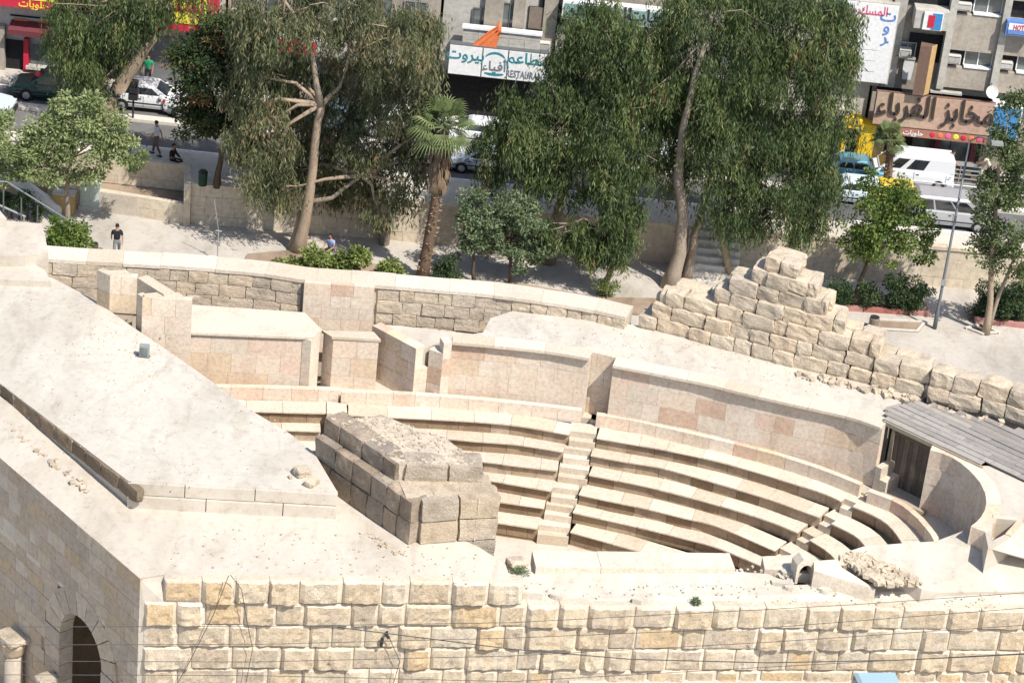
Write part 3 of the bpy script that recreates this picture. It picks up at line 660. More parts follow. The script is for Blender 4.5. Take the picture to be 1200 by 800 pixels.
rubble(rub, along(PX([(150,586),(390,600)], 6.3), -.25, .05), 60, .04, .13, lambda x, y: 6.3)
rubble(rub, along(PX([(430,622),(480,652)], 6.3), -.3, .0), 25, .04, .15, lambda x, y: 6.3)
for l_, n_ in (([(20,350),(200,450),(330,540)], 160), ([(60,400),(120,500),(250,555)], 110), ([(100,345),(150,385),(220,430)], 60)): rubble(rub, along(PX(l_, ZB), -1.5, 1.5), n_, .02, .06, lambda x, y: ZB)
rubble(rub, along(PX([(200,640),(400,650),(560,668)], 6.3), -1.2, 1.2), 130, .02, .07, lambda x, y: 6.3)
rubble(rub, along(PX([(600,380),(800,410),(1000,460)], Z7), -.9, .8), 130, .02, .06, lambda x, y: Z7-.02)
tag(rub.build('roof_debris', M_ROUGH), kind='stuff')
# --- north west small blocks
zk = 8.6
root = thing('corner_pier', V(P(130, 366, 7.2)), 'left of two squared stone piers at the corner of the flat roof', 'pier')
q = pxp([(114,316),(129,323),(161,325),(150,315)], zk); cl = PL([q[0], q[1]], False); cf = PL([q[1], q[2]], False)
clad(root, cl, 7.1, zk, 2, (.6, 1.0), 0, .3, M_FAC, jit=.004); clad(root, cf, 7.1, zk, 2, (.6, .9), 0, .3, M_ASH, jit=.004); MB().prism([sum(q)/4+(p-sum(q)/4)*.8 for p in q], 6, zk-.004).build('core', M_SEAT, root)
root = thing('link_wall', V(P(180, 350, 7.2)), 'short wall joining the two squared piers', 'wall')
lk = PX([(161,325.5),(192,345)], zk-.02, False); mb = MB(); block(mb, lk, 0, lk.L, .0, .45, 6.5, zk-.02); mb.build('stone', M_SEAT, root)
root = thing('tall_pier', V(P(190, 410, 6)), 'taller squared stone pier beside the small grey floodlight', 'pier')
zq = 8.5; q = pxp([(161,344),(167,348),(225,352),(213,342),(190,341)], zq); cl = PL([q[0], q[1]], False); cf = PL([q[1], q[2]], False)
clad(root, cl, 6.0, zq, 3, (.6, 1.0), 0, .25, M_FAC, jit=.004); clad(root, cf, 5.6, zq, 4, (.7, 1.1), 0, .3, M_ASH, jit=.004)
c0 = sum(q)/5; MB().prism([c0+(p-c0)*.85 for p in q], 5, zq-.003).build('core', M_SEAT, root)
root = thing('floodlight', V(P(170, 418, 7.2)), 'small grey box floodlight standing on the roof by the tall pier', 'lamp')
p = P(169, 418, 7.2); MB().box((p[0]-.17, p[1]-.1, 7.24), (p[0]+.17, p[1]+.1, 7.68)).build('housing', M_METAL, root); MB().box((p[0]-.13, p[1]-.13, 7.3), (p[0]+.13, p[1]-.1, 7.6)).build('lens', M_GLASS, root); MB().box((p[0]-.3, p[1]-.06, 7.2), (p[0]+.2, p[1]+.1, 7.24)).build('bracket', M_POST, root)
root = thing('stepped_parapet', V(P(30, 290, 7.2)), 'pale stepped parapet blocks at the far left above the flat roof', 'wall')
MB().prism(pxp([(-60,254),(0,258),(49,262),(57,296),(30,300),(-60,300)], 7.9), 6.5, 7.9).build('stone', M_SAND, root)
MB().prism(pxp([(-60,298),(24,301),(52,316),(60,330),(-60,325)], 7.45), 6.5, 7.45).build('stone', M_SAND, root)
MB().prism(pxp([(-60,240),(0,247),(8,256),(-60,256)], 8.3), 6.5, 8.3).build('stone', M_SAND, root)

# --- south strip, orchestra edge slab, little vault
Sf = PX([(168.5,705),(600,709),(1300,713)], 5.47, False); Sf = PL([P(168.5,705,5.47), P(1340,714,5.47)], False)
HC = .83
root = thing('south_wall', V(P(600, 709, 0)), 'long outer wall of bossed limestone blocks across the bottom of the photo', 'wall')
def boss(pl, s0, s1, z0, z1, root, first=False):
    L = s1-s0; nx = max(5, min(14, int(L/.11))); nz = 7; mg = rnd.uniform(.06, .16); mz = rnd.uniform(.05, .10)
    us = np.concatenate([[0, .02], np.linspace(mg, L-mg, nx), [L-.02, L]]); vs_ = np.concatenate([[0, .02], np.linspace(mz+.02, (z1-z0)-mz, nz-1), [z1-z0-.02, z1-z0]])
    boh = rnd.choice([.06, .09, .13, .17, .21]) ; off = Vector((rnd.uniform(0, 99), rnd.uniform(0, 99), 0)); V_ = []; k1, k2 = len(us), len(vs_)
    sp = rnd.uniform(.02, .12)
    for j, v in enumerate(vs_):
        for i, u in enumerate(us):
            edge = i in (0, k1-1) or j in (0, k2-1); marg = i <= 1 or i >= k1-2 or j <= 1 or j >= k2-2
            inner = 2 < i < k1-3 and 2 < j < k2-3
            o = 0.03 if edge else 0.0
            dn = 1.5-1.0*v/(z1-z0)
            if not marg:
                n = noise.noise(Vector((u*3.1, v*3.3, 0))+off)*.5+.5; n2 = noise.noise(Vector((u*9, v*9, 5))+off)
                o = -(boh*(.35+.85*n)+n2*.05)*dn if inner else -(boh*(.45+.6*n)+n2*.03)*dn
            j2 = 0 if marg else noise.noise(Vector((u*5, v*5, 9))+off)*.045
            q = pl.at(s0+u+j2, o); V_.append((q[0], q[1], z0+v+j2))
    F_ = [(j*k1+i, j*k1+i+1, (j+1)*k1+i+1, (j+1)*k1+i) for j in range(k2-1) for i in range(k1-1)]
    n = len(V_); b = [(0, 0), (L, 0), (L, z1-z0), (0, z1-z0)]
    for u, v in b: q = pl.at(s0+u, .35); V_.append((q[0], q[1], z0+v))
    F_ += [tuple([i for i in range(k1)][::-1]) + (n, n+1), tuple((k2-1)*k1+i for i in range(k1)) + (n+2, n+3),
           tuple(j*k1 for j in range(k2)) + (n+3, n), tuple(j*k1+k1-1 for j in range(k2))[::-1] + (n+1, n+2)]
    me_ = mesh(V_, F_, fix=True); me_.materials.append(M_BOSS); me_.materials.append(M_MARG)
    for i_, p_ in enumerate(me_.polygons):
        if i_ < (k1-1)*(k2-1):
            a_, b_ = i_ % (k1-1), i_//(k1-1)
            if a_ < 2 or a_ >= k1-3 or b_ < 2 or b_ >= k2-3: p_.material_index = 1
        else: p_.material_index = 1
    o = link('stone', me_, None, root)
    return o
for c in range(-1, 6):
    z1 = 5.47-HC*c; z0 = z1-HC; t = 0 if c >= 0 else .62; top_ = c in (-1, 0); e1 = Sf.L if c >= 0 else 11.95
    while t < e1-.05:
        l = rnd.choice([rnd.uniform(.7, 1.0), rnd.uniform(1.0, 1.5), rnd.uniform(1.3, 1.9), rnd.uniform(.8, 1.2)]) if c > 0 else rnd.uniform(.85, 1.6)
        e = min(t+l, e1); e = e1 if e1-e < .5 else e
        boss(Sf, t+.006, e-.006, z0+.006, z1-.006+(rnd.uniform(-.03, .02) if top_ else 0), root); t = e
mb = MB(); block(mb, Sf, .02, Sf.L, .05, .9, -3.0, 5.44); mb.build('core', M_MORT, root)
mb = MB(); block(mb, Sf, .6, 11.93, .06, .5, 5.4, 6.27); mb.build('core', M_MORT, root)
MB().prism([P(164,678,6.28)[:2], Sf.at(0, .02), Sf.at(.6, .02), P(192,674,6.28)[:2]], 0, [6.26, 5.475, 5.475, 6.27]).build('corner_fill', M_SAND, root)
st_ = [((596,683),5.6)]+[(None, 5.445)]*2+[((1250,694),5.55),((1100,692),5.7),((1030,684),5.75),((985,684),5.7),((930,685),5.65),((900,672),5.75),((860,669),5.8),((760,668),5.8),((690,668),5.75),((640,660),5.75),((596,664),5.7)]
mb = MB(); q = [P(a[0], a[1], z)[:2] if a else None for a, z in st_]; q[1] = Sf.at(12.0, .3); q[2] = Sf.at(Sf.L, .3); mb.prism(q, 3.0, [z for a, z in st_]); tag(mb.build('south_wall_top', M_SAND), kind='structure')
rub = MB()
for l, n, sz in (([(640,668),(760,670),(900,676)], 220, .16), ([(700,680),(900,684),(1080,694)], 130, .1), ([(600,690),(900,697),(1180,704)], 120, .07), ([(905,676),(928,684)], 40, .2)):
    rubble(rub, along(PX(l, 5.6), -.45, .5), n, .03, sz*.8, lambda x, y: 5.6+rnd.uniform(0, .06))
tag(rub.build('wall_top_rubble', M_SAND), kind='stuff')
rub = MB()
for _ in range(26):
    x, y = P(rnd.uniform(600, 1130), rnd.choice([rnd.uniform(668, 676), rnd.uniform(686, 702)]), 5.6)[:2]; s = rnd.uniform(.15, .5); kq = rnd.randint(5, 8); zt = 5.6+rnd.uniform(.02, .09)+(.12 if y > 70.2 else 0)
    rub.prism([(x+s*rnd.uniform(.6, 1.1)*math.cos(6.283*i/kq), y+s*.45*rnd.uniform(.5, 1)*math.sin(6.283*i/kq)+(x-6)*0) for i in range(kq)], 5.4, [zt+rnd.uniform(-.02, .02) for _ in range(kq)])
tag(rub.build('broken_mortar_bed', M_SAND), kind='stuff')
root = thing('edge_slab', V(P(750, 665, 5.7)), 'long flat pale slab along the front edge above the orchestra', 'slab')
oe = PX([(628,664),(862,667)], 5.95, False); t = 0
while t < oe.L-.05:
    e = t+rnd.uniform(1.2, 2.2); e = oe.L if oe.L-e < .8 else e
    mb = MB(); block(mb, oe, t+.004, e-.004, rnd.uniform(-.02, .02), 1.0, 5.3, 5.95+rnd.uniform(-.01, .01)); mb.build('slab', M_SEAT, root); t = e
mb = MB(); block(mb, oe, 0, oe.L, .1, .9, 1.6, 5.3); mb.build('wall_face', M_ASH, root)
root = thing('side_ledge', V(P(915, 665, 5.3)), 'pale stone ledge right of the last riser beside the little vault', 'ledge')
MB().prism(pxp([(896,668),(931,669),(937,651),(893,653)], 5.7), 1.6, 5.75).build('stone', M_ASH, root)
root = thing('small_vault', V(P(942, 684, 5.6)), 'tiny vaulted opening with a pointed gable beside the rubble slope', 'vault')
# gable front with an arched opening, facing south west
ga = P(931, 684, 5.55); gb = P(953, 682.5, 5.55); ge = (gb-ga)[:2]; gl = np.linalg.norm(ge); ge /= gl; gn = np.array([-ge[1], ge[0]])
out = [(0, 0), (0, .72), (.3*gl, .92), (.66*gl, .90), (gl, .66), (gl, 0)]
arch = [(gl*.86, 0), (gl*.86, .38)] + [(gl*.5+gl*.36*math.cos(a), .38+.32*math.sin(a)) for a in np.linspace(.3, math.pi-.3, 7)] + [(gl*.14, .38), (gl*.14, 0)]
lp = out+arch; v3 = [(*(ga[:2]+ge*u+gn*0), 5.55+v) for u, v in lp]+[(*(ga[:2]+ge*u+gn*.5), 5.55+v) for u, v in lp]; n = len(lp)
MB().add(v3, [tuple(range(n)), tuple(range(n, 2*n))[::-1]]+[(i, (i+1) % n, n+(i+1) % n, n+i) for i in range(n)]).build('gable', M_SEAT, root)
q = [ga[:2]+gn*.44, gb[:2]+gn*.44, gb[:2]+gn*.49, ga[:2]+gn*.49]; q = [q[0]+ge*.06, q[1]-ge*.06, q[2]-ge*.06, q[3]+ge*.06]; MB().prism(q, 5, 6.18).build('inner_wall', M_DARK, root)
root = thing('vault_side_slab', V(P(980, 665, 6)), 'pale sloping slabs running right of the small vault', 'slab')
vs_ = [((954,657),6.35),((980,655),6.35),((986,664),6.3),((1026,690),6.0),((1018,692),5.9),((954,668),6.3)]
mb = MB(); mb.prism([P(a[0], a[1], z)[:2] for a, z in vs_], 4.5, [z for a, z in vs_]); mb.build('slab', M_SEAT, root)
rub = MB(); hl = [P(985,648,6.4)[:2], P(1030,690,6.1)[:2], P(1085,691,6.0)[:2], P(1010,642,6.42)[:2]]
def inq():
    a, b = rnd.random(), rnd.random()**1.2; p = (hl[0]*(1-a)+hl[1]*a)*(1-b)+(hl[3]*(1-a)+hl[2]*a)*b; return p[0], p[1]
rubble(rub, inq, 420, .06, .24, lambda x, y: 6.22)
tag(rub.build('rubble_core_slope', M_ROUGH), kind='stuff')
# --- west facade with its arch
Fc = PL([P(0,536,6.3)+(P(0,536,6.3)-P(164.5,678,6.3))*.6, P(164.5,678,6.3)], False)
root = thing('west_facade', V((*Fc.at(Fc.L/2), 0)), 'shaded ashlar facade with a round arch at the lower left', 'wall')
def s_f(px, z): 
    return min(np.linspace(0, Fc.L, 600), key=lambda s: abs(600+CF*((np.array([*Fc.at(s), z])-_C)@_r)/((np.array([*Fc.at(s), z])-_C)@_f)-px))
ac = s_f(95, 2.9); ar = 1.3; azc = 1.6
def skipf(s, z, hl):
    dz = max(0, abs(z-azc)-.22) if z > azc else 0
    if z < azc: return abs(s-ac) < ar+.75
    return math.hypot(max(0, abs(s-ac)-hl*.6), z-azc) < ar+.7
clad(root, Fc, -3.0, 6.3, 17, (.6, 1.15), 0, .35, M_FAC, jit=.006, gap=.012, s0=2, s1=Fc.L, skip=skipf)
for i in range(9):                                   # voussoirs
    a0 = math.pi*i/9+.012; a1 = math.pi*(i+1)/9-.012; pts = []
    for rr, aa in ((ar, a0), (ar, (a0+a1)/2), (ar, a1), (ar+.9, a1), (ar+.9, (a0+a1)/2), (ar+.9, a0)): pts.append((ac-rr*math.cos(aa), azc+rr*math.sin(aa)))
    v3 = [(*Fc.at(u, -.006), v) for u, v in pts]+[(*Fc.at(u, .5), v) for u, v in pts]; n = 6
    MB().add(v3, [tuple(range(n)), tuple(range(n, 2*n))[::-1]]+[(i_, (i_+1) % n, n+(i_+1) % n, n+i_) for i_ in range(n)]).build('voussoir', M_FAC, root)
v3 = []; kq = 20
for i in range(kq+1):
    a_ = math.pi*i/kq
    for rr in (ar+.06, ar+1.5):
        for oo in (.09, .44): v3.append((*Fc.at(ac-rr*math.cos(a_), oo), azc+rr*math.sin(a_)))
MB().add(v3, [f for i in range(kq) for f in ((4*i, 4*i+4, 4*i+6, 4*i+2), (4*i, 4*i+1, 4*i+5, 4*i+4), (4*i+1, 4*i+3, 4*i+7, 4*i+5))]).build('arch_core', M_FAC, root)
for sgn in (-1, 1):
    for i in range(7):
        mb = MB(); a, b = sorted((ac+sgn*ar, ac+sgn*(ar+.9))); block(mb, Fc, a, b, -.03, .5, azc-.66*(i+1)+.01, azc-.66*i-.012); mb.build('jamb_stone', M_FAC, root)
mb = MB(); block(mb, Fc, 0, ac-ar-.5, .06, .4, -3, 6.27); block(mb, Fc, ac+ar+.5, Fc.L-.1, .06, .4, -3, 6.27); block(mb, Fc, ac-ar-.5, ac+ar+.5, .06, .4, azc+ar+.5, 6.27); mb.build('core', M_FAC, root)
mb = MB(); block(mb, Fc, ac-2.4, ac+2.4, 3.2, 3.4, -3, 3.3); block(mb, Fc, ac-2.6, ac-2.4, .45, 3.4, -3, 3.3); block(mb, Fc, ac+2.4, ac+2.6, .45, 3.4, -3, 3.3); mb.build('inner_wall', M_RIS, root)
p = Fc.at(s_f(27, .2), -.35)
root = thing('worn_column', V((p[0], p[1], 0)), 'weathered column with worn capital standing before the facade arch', 'column')
MB().tube([(p[0], p[1], z) for z in (-3, -2, -.5)], [.36, .34, .31], 14).build('shaft', M_FAC, root, smooth=True)
MB().tube([(p[0], p[1], z) for z in (-.5, -.38, -.15, .08)], [.32, .38, .40, .5], 10).build('capital', M_FAC, root, smooth=True)
put_stone(M_RUIN, root, p[0], p[1], .18, 1.1, .9, .2, -.8, name='abacus')
p = Fc.at(s_f(67, .0), -.4)
root = thing('broken_pillar', V((p[0], p[1], 0)), 'broken stump of a pillar right of the worn column', 'pillar')
MB().box((p[0]-.2, p[1]-.2, -3), (p[0]+.2, p[1]+.2, -.3)).build('shaft', M_FAC, root); put_stone(M_RUIN, root, p[0], p[1], -.2, .7, .6, .26, .6, name='cap')

# ------------------------------------------------------------------ buildings along the street (facade frame: u along, v up, n out towards the street)
YB = 118.2
M_TANL = plain('ochre_lettering', (.42, .30, .10), .6)
def FB(px, py, n=0):
    p = Q(px, py, YB-n); return p[0], p[2]
def fq(mb, pxs, n0, n1):
    """panel between depths n0..n1 in front of the facade, outline read at its front face"""
    c = [FB(a, b, n1) for a, b in pxs]; n = len(c)
    vs = [(u, YB-n0, v) for u, v in c]+[(u, YB-n1, v) for u, v in c]
    return mb.add(vs, [tuple(range(n)), tuple(range(n, 2*n))[::-1]]+[(i, (i+1) % n, n+(i+1) % n, n+i) for i in range(n)])
def rect(px0, py0, px1, py1):
    """upright rectangle of the facade whose top left and bottom right are seen at these points"""
    return (px0, py0, px1, py1)
def fbox(mb, u0, u1, v0, v1, n0, n1): return mb.box((min(u0, u1), YB-n1, min(v0, v1)), (max(u0, u1), YB-n0, max(v0, v1)))
def fr_(px0, py0, px1, py1, n=0):
    a = FB(px0, py0, n); b = FB(px1, py1, n); return a[0], b[0], b[1], a[1]       # u0,u1,v0,v1
def panel(name, m, root, r, n0, n1):
    u0, u1, v0, v1 = fr_(*r, n1); return fbox(MB(), u0, u1, v0, v1, n0, n1).build(name, m, root)
_fonts = {}
def text(root, body, u, v, size, m, n, name='lettering', depth=.02, sx=1, center=True, mark=True, rev=False):
    c = bpy.data.curves.new('t', 'FONT'); c.body = body; c.size = 1; c.extrude = .5; c.align_x = 'CENTER' if center else 'LEFT'; c.resolution_u = 2; c.offset = .012
    o = bpy.data.objects.new('t', c); COL.objects.link(o); dg = bpy.context.evaluated_depsgraph_get(); me = bpy.data.meshes.new_from_object(o.evaluated_get(dg))
    bpy.data.objects.remove(o)
    for vt in me.vertices:
        x, y, z = vt.co; vt.co = (u + x*size*sx, YB-n-(z*2)*depth, v + y*size)
    return link(name, me, m, root)
# visual order (left to right) presentation forms, so the joined script reads correctly
AR = {'bakery': '\uFE80\uFE8E\uFE91\uFEAE\uFED0\uFEDF\uFE8D \uFEB0\uFE91\uFE8E\uFEA8\uFEE3', 'rest': '\uFEE2\uFECB\uFE8E\uFEC4\uFEE3', 'musk': '\uFEDA\uFEB4\uFEE4\uFEDF\uFE8D',
      'beirut': '\uFE95\uFEED\uFEAE\uFEF4\uFE91', 'aqma': '\uFE80\uFE8E\uFEF4\uFED3\uFE83', 'sweets': '\uFE95\uFE8E\uFEF3\uFEEE\uFEE0\uFEA3'}
def window(root, r, n=0.0, panes=2, frame=M_WHITE, deep=.18, glass=M_GLASS, sill=True):
    u0, u1, v0, v1 = fr_(*r, n)
    w_ = fbox(MB(), u0, u1, v0, v1, n-.02, n+.012).build('window', M_DARK, root)
    g = .05; wd = (u1-u0)/panes
    for i in range(panes):
        fbox(MB(), u0+i*wd+g, u0+(i+1)*wd-g, v0+g, v1-g, n+.013, n+.03).build('pane', glass, w_)
    mb = MB()
    for i in range(panes+1): fbox(mb, u0+i*wd-.03, u0+i*wd+.03, v0, v1, n+.014, n+.06)
    fbox(mb, u0, u1, v1-.05, v1+.002, n+.013, n+.058); fbox(mb, u0, u1, v0-.002, v0+.05, n+.013, n+.058); mb.build('frame', frame, w_)
    if sill: fbox(MB(), u0-.08, u1+.08, v0-.09, v0-.004, n-.02, n+.16).build('sill', M_CONC2, w_)
    return w_
def aircon(px0, py0, px1, py1, n, lb):
    u0, u1, v0, v1 = fr_(px0, py0, px1, py1, n+.45); root = thing('air_conditioner', (u0, YB-n, v0), lb, 'air conditioner', 'window air conditioners on the concrete building')
    fbox(MB(), u0, u1, v0, v1, n, n+.45).build('casing', M_ACBOX, root); fbox(MB(), u0+.05, u1-.05, v0+.05, v1-.05, n+.451, n+.465).build('grille', M_BLKP, root)
    mb = MB(); k = 6
    for i in range(k): fbox(mb, u0+.06, u1-.06, v0+.07+(v1-v0-.14)*i/k, v0+.095+(v1-v0-.14)*i/k, n+.466, n+.48)
    mb.build('fin', M_ACBOX, root)
BX = lambda px, py: FB(px, py)[0]
def shell(name, x0, x1, top, lb, m, n0=0, floor=None):
    root = thing(name, ((x0+x1)/2, YB, 2), lb, 'building'); mb = MB(); mb.box((x0+.02, YB+.02, 1.9), (x1-.02, YB+11, top)); mb.build('wall', m, root)
    MB().box((x0-.05, YB-.15, top+.004), (x1+.05, YB+11.1, top+.5)).build('roof', M_CONC2, root); return root
# --- right: stained concrete building (hotel upstairs, bakery below)
xE0 = FB(1022, 104)[0]; be = shell('concrete_building', xE0, 46, 18.5, 'stained grey concrete building with a bakery below and windows above, at the right', M_CONC)
fb = MB(); 
# projecting upper block with spandrels and pilasters
for (a, b) in ((1116, 1097), ):
    pass
uP = [FB(1112, 30)[0], FB(1173, 40)[0], 24.4, 27.2, 30.0, 32.8, 35.6]
vt = 17.9; vb = FB(1130, 101)[1]
for i, u in enumerate(uP):
    fbox(MB(), u-.17, u+.17, vb-.05, vt, .02, .62).build('pilaster', M_CONC2, be)
rows = [(FB(1140, 78, .3)[1], FB(1140, 60, .3)[1]), (FB(1155, 16.5, .3)[1], FB(1155, 16.5, .3)[1]+.85)]
rows.append((rows[1][0]+2.75, rows[1][1]+2.75)); 
lo = vb
for v0, v1 in rows:
    for i in range(len(uP)-1): fbox(MB(), uP[i]+.172, uP[i+1]-.172, lo, v0-.1, .0, .40).build('spandrel', M_CONC, be)
    lo = v1
for i in range(len(uP)-1): fbox(MB(), uP[i]+.172, uP[i+1]-.172, lo, 18, .0, .40).build('spandrel', M_CONC, be)
for ri, (v0, v1) in enumerate(rows):
    for i in range(len(uP)-1):
        u0, u1 = uP[i]+.25+(.75 if ri < 2 else 0), uP[i+1]-.22
        w_ = fbox(MB(), uP[i]+.18, uP[i+1]-.18, v0, v1, .0, .10).build('window', M_DARK, be)
        wd = (u1-u0)/2
        for j in range(2): fbox(MB(), u0+j*wd+.03, u0+(j+1)*wd-.03, v0+.05, v1-.06, .11, .13).build('pane', M_GLASS, w_)
        mb = MB()
        for j in range(3): fbox(mb, u0+j*wd-.025, u0+j*wd+.025, v0, v1, .12, .17)
        fbox(mb, u0, u1, v0-.06, v0+.03, .12, .46); mb.build('frame', M_WHITE, w_)
for k, (r, lb) in enumerate((((1121, 4, 1138, 14), 'air conditioner left of the upper windows by the pilaster'), ((1111, 65, 1125, 76), 'white air conditioner left of the lower paned window'), ((1172, 73, 1186, 82.5), 'square framed air conditioner under the lit hotel sign'))):
    aircon(*r, .10, lb)
# stair bay left of the blocks
panel('light_strip', M_CONC2, be, (1038, -60, 1047, 103), .02, .10)
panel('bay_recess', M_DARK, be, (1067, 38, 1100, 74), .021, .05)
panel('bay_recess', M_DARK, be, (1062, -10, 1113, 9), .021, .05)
root = thing('balcony', (*(FB(1085, 25)[:1]), YB, FB(1085, 30)[1]), 'boxy concrete balcony above the brown tower sign', 'balcony')
panel('parapet', M_CONC2, root, (1074, 12, 1110, 37), .05, 1.1); 
root = thing('fabric_banner', (FB(1095, 25)[0], YB-1.2, FB(1095, 36)[1]), 'small red and blue square sign hung on the balcony', 'sign')
panel('frame', M_WHITE, root, (1084, 14, 1103, 37), 1.12, 1.2); panel('face', M_BLUE, root, (1094, 16, 1102, 36), 1.202, 1.22); panel('face', M_REDS, root, (1089, 18, 1094, 33), 1.202, 1.225)
w_ = window(be, (1055, 48, 1071, 67), .06, 2, M_METAL)
aircon(1055, 58, 1067, 68, .12, 'dark air conditioner in the small window of the shaded bay')
root = thing('hanging_cloth', (FB(1065, 80)[0], YB-.2, FB(1065, 94)[1]), 'white cloth hanging below the small bay window', 'cloth')
mb = MB(); fq(mb, [(1060, 69), (1072, 70), (1071, 78), (1067, 94), (1057, 93), (1058, 80)], .12, .16); mb.build('cloth', M_CURT, root)
root = thing('wall_pipe', (FB(1040, 60)[0], YB-.1, 2), 'long rusty pipe running down the edge of the concrete building', 'pipe')
a = FB(1049.5, 0, .15); b = FB(1030, 100, .15); MB().tube([(a[0]-.05, YB-.15, 18), (a[0]-.05, YB-.15, a[1]), (a[0]-.05, YB-.15, b[1])], .045, 6).build('pipe', M_DBARK, root)
# brown tower sign
root = thing('tower_sign', (FB(1090, 105)[0], YB-1, FB(1090, 108)[1]), 'tall brown box sign with a tan side standing above the bakery board', 'sign')
u0, _, _, v1 = fr_(1079, 54, 1092, 57, 1.6); u1 = FB(1092, 57, 1.6)[0]; v0 = FB(1078, 112, 1.6)[1]
MB().add([(u0, YB-1.6, v0), (u1, YB-1.6, v0), (u1+.28, YB-1.2, v0), (u0+.1, YB-1.0, v0), (u0, YB-1.6, v1), (u1, YB-1.6, v1), (u1+.28, YB-1.2, v1), (u0+.1, YB-1.0, v1)], [(0,3,2,1),(4,5,6,7),(0,1,5,4),(3,0,4,7),(2,3,7,6)]).build('case', M_BROWNP, root)
MB().prism([(u1+.004, YB-1.6), (u1+.30, YB-1.2), (u1+.30, YB-1.15), (u1+.02, YB-1.5)], v0, v1+.01).build('side_panel', M_TAN, root)
# dark band under the block, then the bakery board
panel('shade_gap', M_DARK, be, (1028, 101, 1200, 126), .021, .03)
mb = MB(); u0 = FB(1092, 96, .5)[0]; u1 = FB(1129, 100, .5)[0]; fbox(mb, u0, u1, vb-.3, vb-.2, .05, .6); mb.build('lintel', M_CONC2, be)
def board(name, lb, x0, y0, x1, y1, n0, n1, m, frame=M_WHITE, fw=.05):
    """sign board: x0,y0 top left and x1,y1 bottom right as seen at its face"""
    u0, u1, v0, v1 = fr_(x0, y0, x1, y1, n1); root = thing(name, ((u0+u1)/2, YB-n0, v0), lb, 'sign')
    fbox(MB(), u0, u1, v0, v1, n0, n1-.04).build('case', frame, root); fbox(MB(), u0+fw, u1-fw, v0+fw, v1-fw, n1-.039, n1).build('face', m, root)
    return root, u0, u1, v0, v1
r_, u0, u1, v0, v1 = board('bakery_sign', 'long marbled brown bakery board with big dark Arabic lettering', 1028, 107, 1160, 160, 1.05, 1.3, M_BROWNS, M_BROWNP, .03)
hgt = v1-v0
text(r_, AR['bakery'], (u0+u1)/2+.12, v0+hgt*.34, hgt*.92, M_TANL, 1.32, depth=.02, sx=.76)
text(r_, AR['bakery'], (u0+u1)/2+.09, v0+hgt*.36, hgt*.92, M_BLACKL, 1.37, depth=.03, sx=.76)
r_, a0, a1, b0, b1 = board('blue_sign', 'bright blue sign panel right of the bakery board', 1165.5, 124, 1192, 165, .3, 1.32, M_BLUE)
a0b, a1b, b0b, b1b = fr_(1048, 150, 1156, 171, 1.28)
root = thing('fruit_strip_sign', ((a0b+a1b)/2, YB-.5, v0-.5), 'narrow strip sign printed with fruit below the bakery board', 'sign')
fbox(MB(), a0b, a1b, v0-.46, v0-.01, .5, 1.26).build('case', M_FRUIT, root)
text(root, AR['sweets'], a0b+.95, v0-.36, .34, M_WHITE, 1.262)
for i in range(7):
    mm = [M_REDS, M_ORANGE, M_PINKL, M_YELL][i % 4]; uu = a0b+1.9+i*.38
    MB().tube([(uu, YB-1.262, v0-.24), (uu, YB-1.29, v0-.24)], [.15, .10], 10).build('fruit_print', mm, root)
# shop front under it
gv = 2.02
fbox(MB(), u0+.1, u1-.1, gv, v0-.3, .022, .06).build('shop_opening', M_DARK, be)
for uu in np.linspace(u0+1.7, u1-.5, 3): fbox(MB(), uu-.13, uu+.13, gv, v0-.3, .03, .4).build('shop_column', M_TAN if uu < u0+2 else M_MAROON, be)
for uu in np.linspace(u0+2.3, u1-1.6, 3): fbox(MB(), uu, uu+.9, gv+.1, gv+2.0, .065, .1).build('shop_window', M_GLASS, be)
a, b_, c, d = fr_(1025, 108, 1033, 190, .3); fbox(MB(), a-.1, b_, gv, d, .02, .3).build('pier', M_CONC, be)
# metal crate rack, dish, HOTEL sign
ra = FB(1108, 213, 1.5); rbb = FB(1146, 215, 1.5); root = thing('display_rack', (ra[0], YB-1.5, gv), 'silver metal rack of trays in front of the bakery', 'rack')
wl = rbb[0]-ra[0]
for uu in (ra[0], ra[0]+wl*.35, ra[0]+wl*.98):
    for nn in (1.3, 1.75): fbox(MB(), uu, uu+.04, gv, gv+.85, nn, nn+.04).build('upright', M_METAL, root)
for vv in (.12, .34, .56, .8): fbox(MB(), ra[0]-.02, ra[0]+wl, gv+vv, gv+vv+.045, 1.28, 1.8).build('shelf', M_METAL, root)
for i in range(4):
    for j in range(2): fbox(MB(), ra[0]+.1+wl*.22*i, ra[0]+.42+wl*.22*i, gv+.17+.22*j, gv+.28+.22*j, 1.32, 1.7).build('tray', M_TAN if (i+j) % 2 else M_BLKP, root)
dp = Q(1163, 108, YB-1.2); root = thing('satellite_dish', V(dp), 'round satellite dish with rusty face below the hotel windows', 'dish')
me_v = []; kk = 14
dmb = MB(); ax = Vector((.25, -.85, .45)).normalized(); t1 = ax.cross(Vector((0, 0, 1))).normalized(); t2 = ax.cross(t1)
rings = [(0, -.10), (.12, -.09), (.24, -.05), (.33, 0)]
vs = [V(dp)+ax*rings[0][1]]
for rr, dd in rings[1:]:
    vs += [V(dp)+ax*dd+t1*rr*math.cos(2*math.pi*j/kk)+t2*rr*math.sin(2*math.pi*j/kk) for j in range(kk)]
fs = [(0, 1+j, 1+(j+1) % kk) for j in range(kk)]+[(1+kk*i+j, 1+kk*(i+1)+j, 1+kk*(i+1)+(j+1) % kk, 1+kk*i+(j+1) % kk) for i in range(2) for j in range(kk)]
dmb.add(vs, fs).build('reflector', M_ACBOX, root, smooth=True)
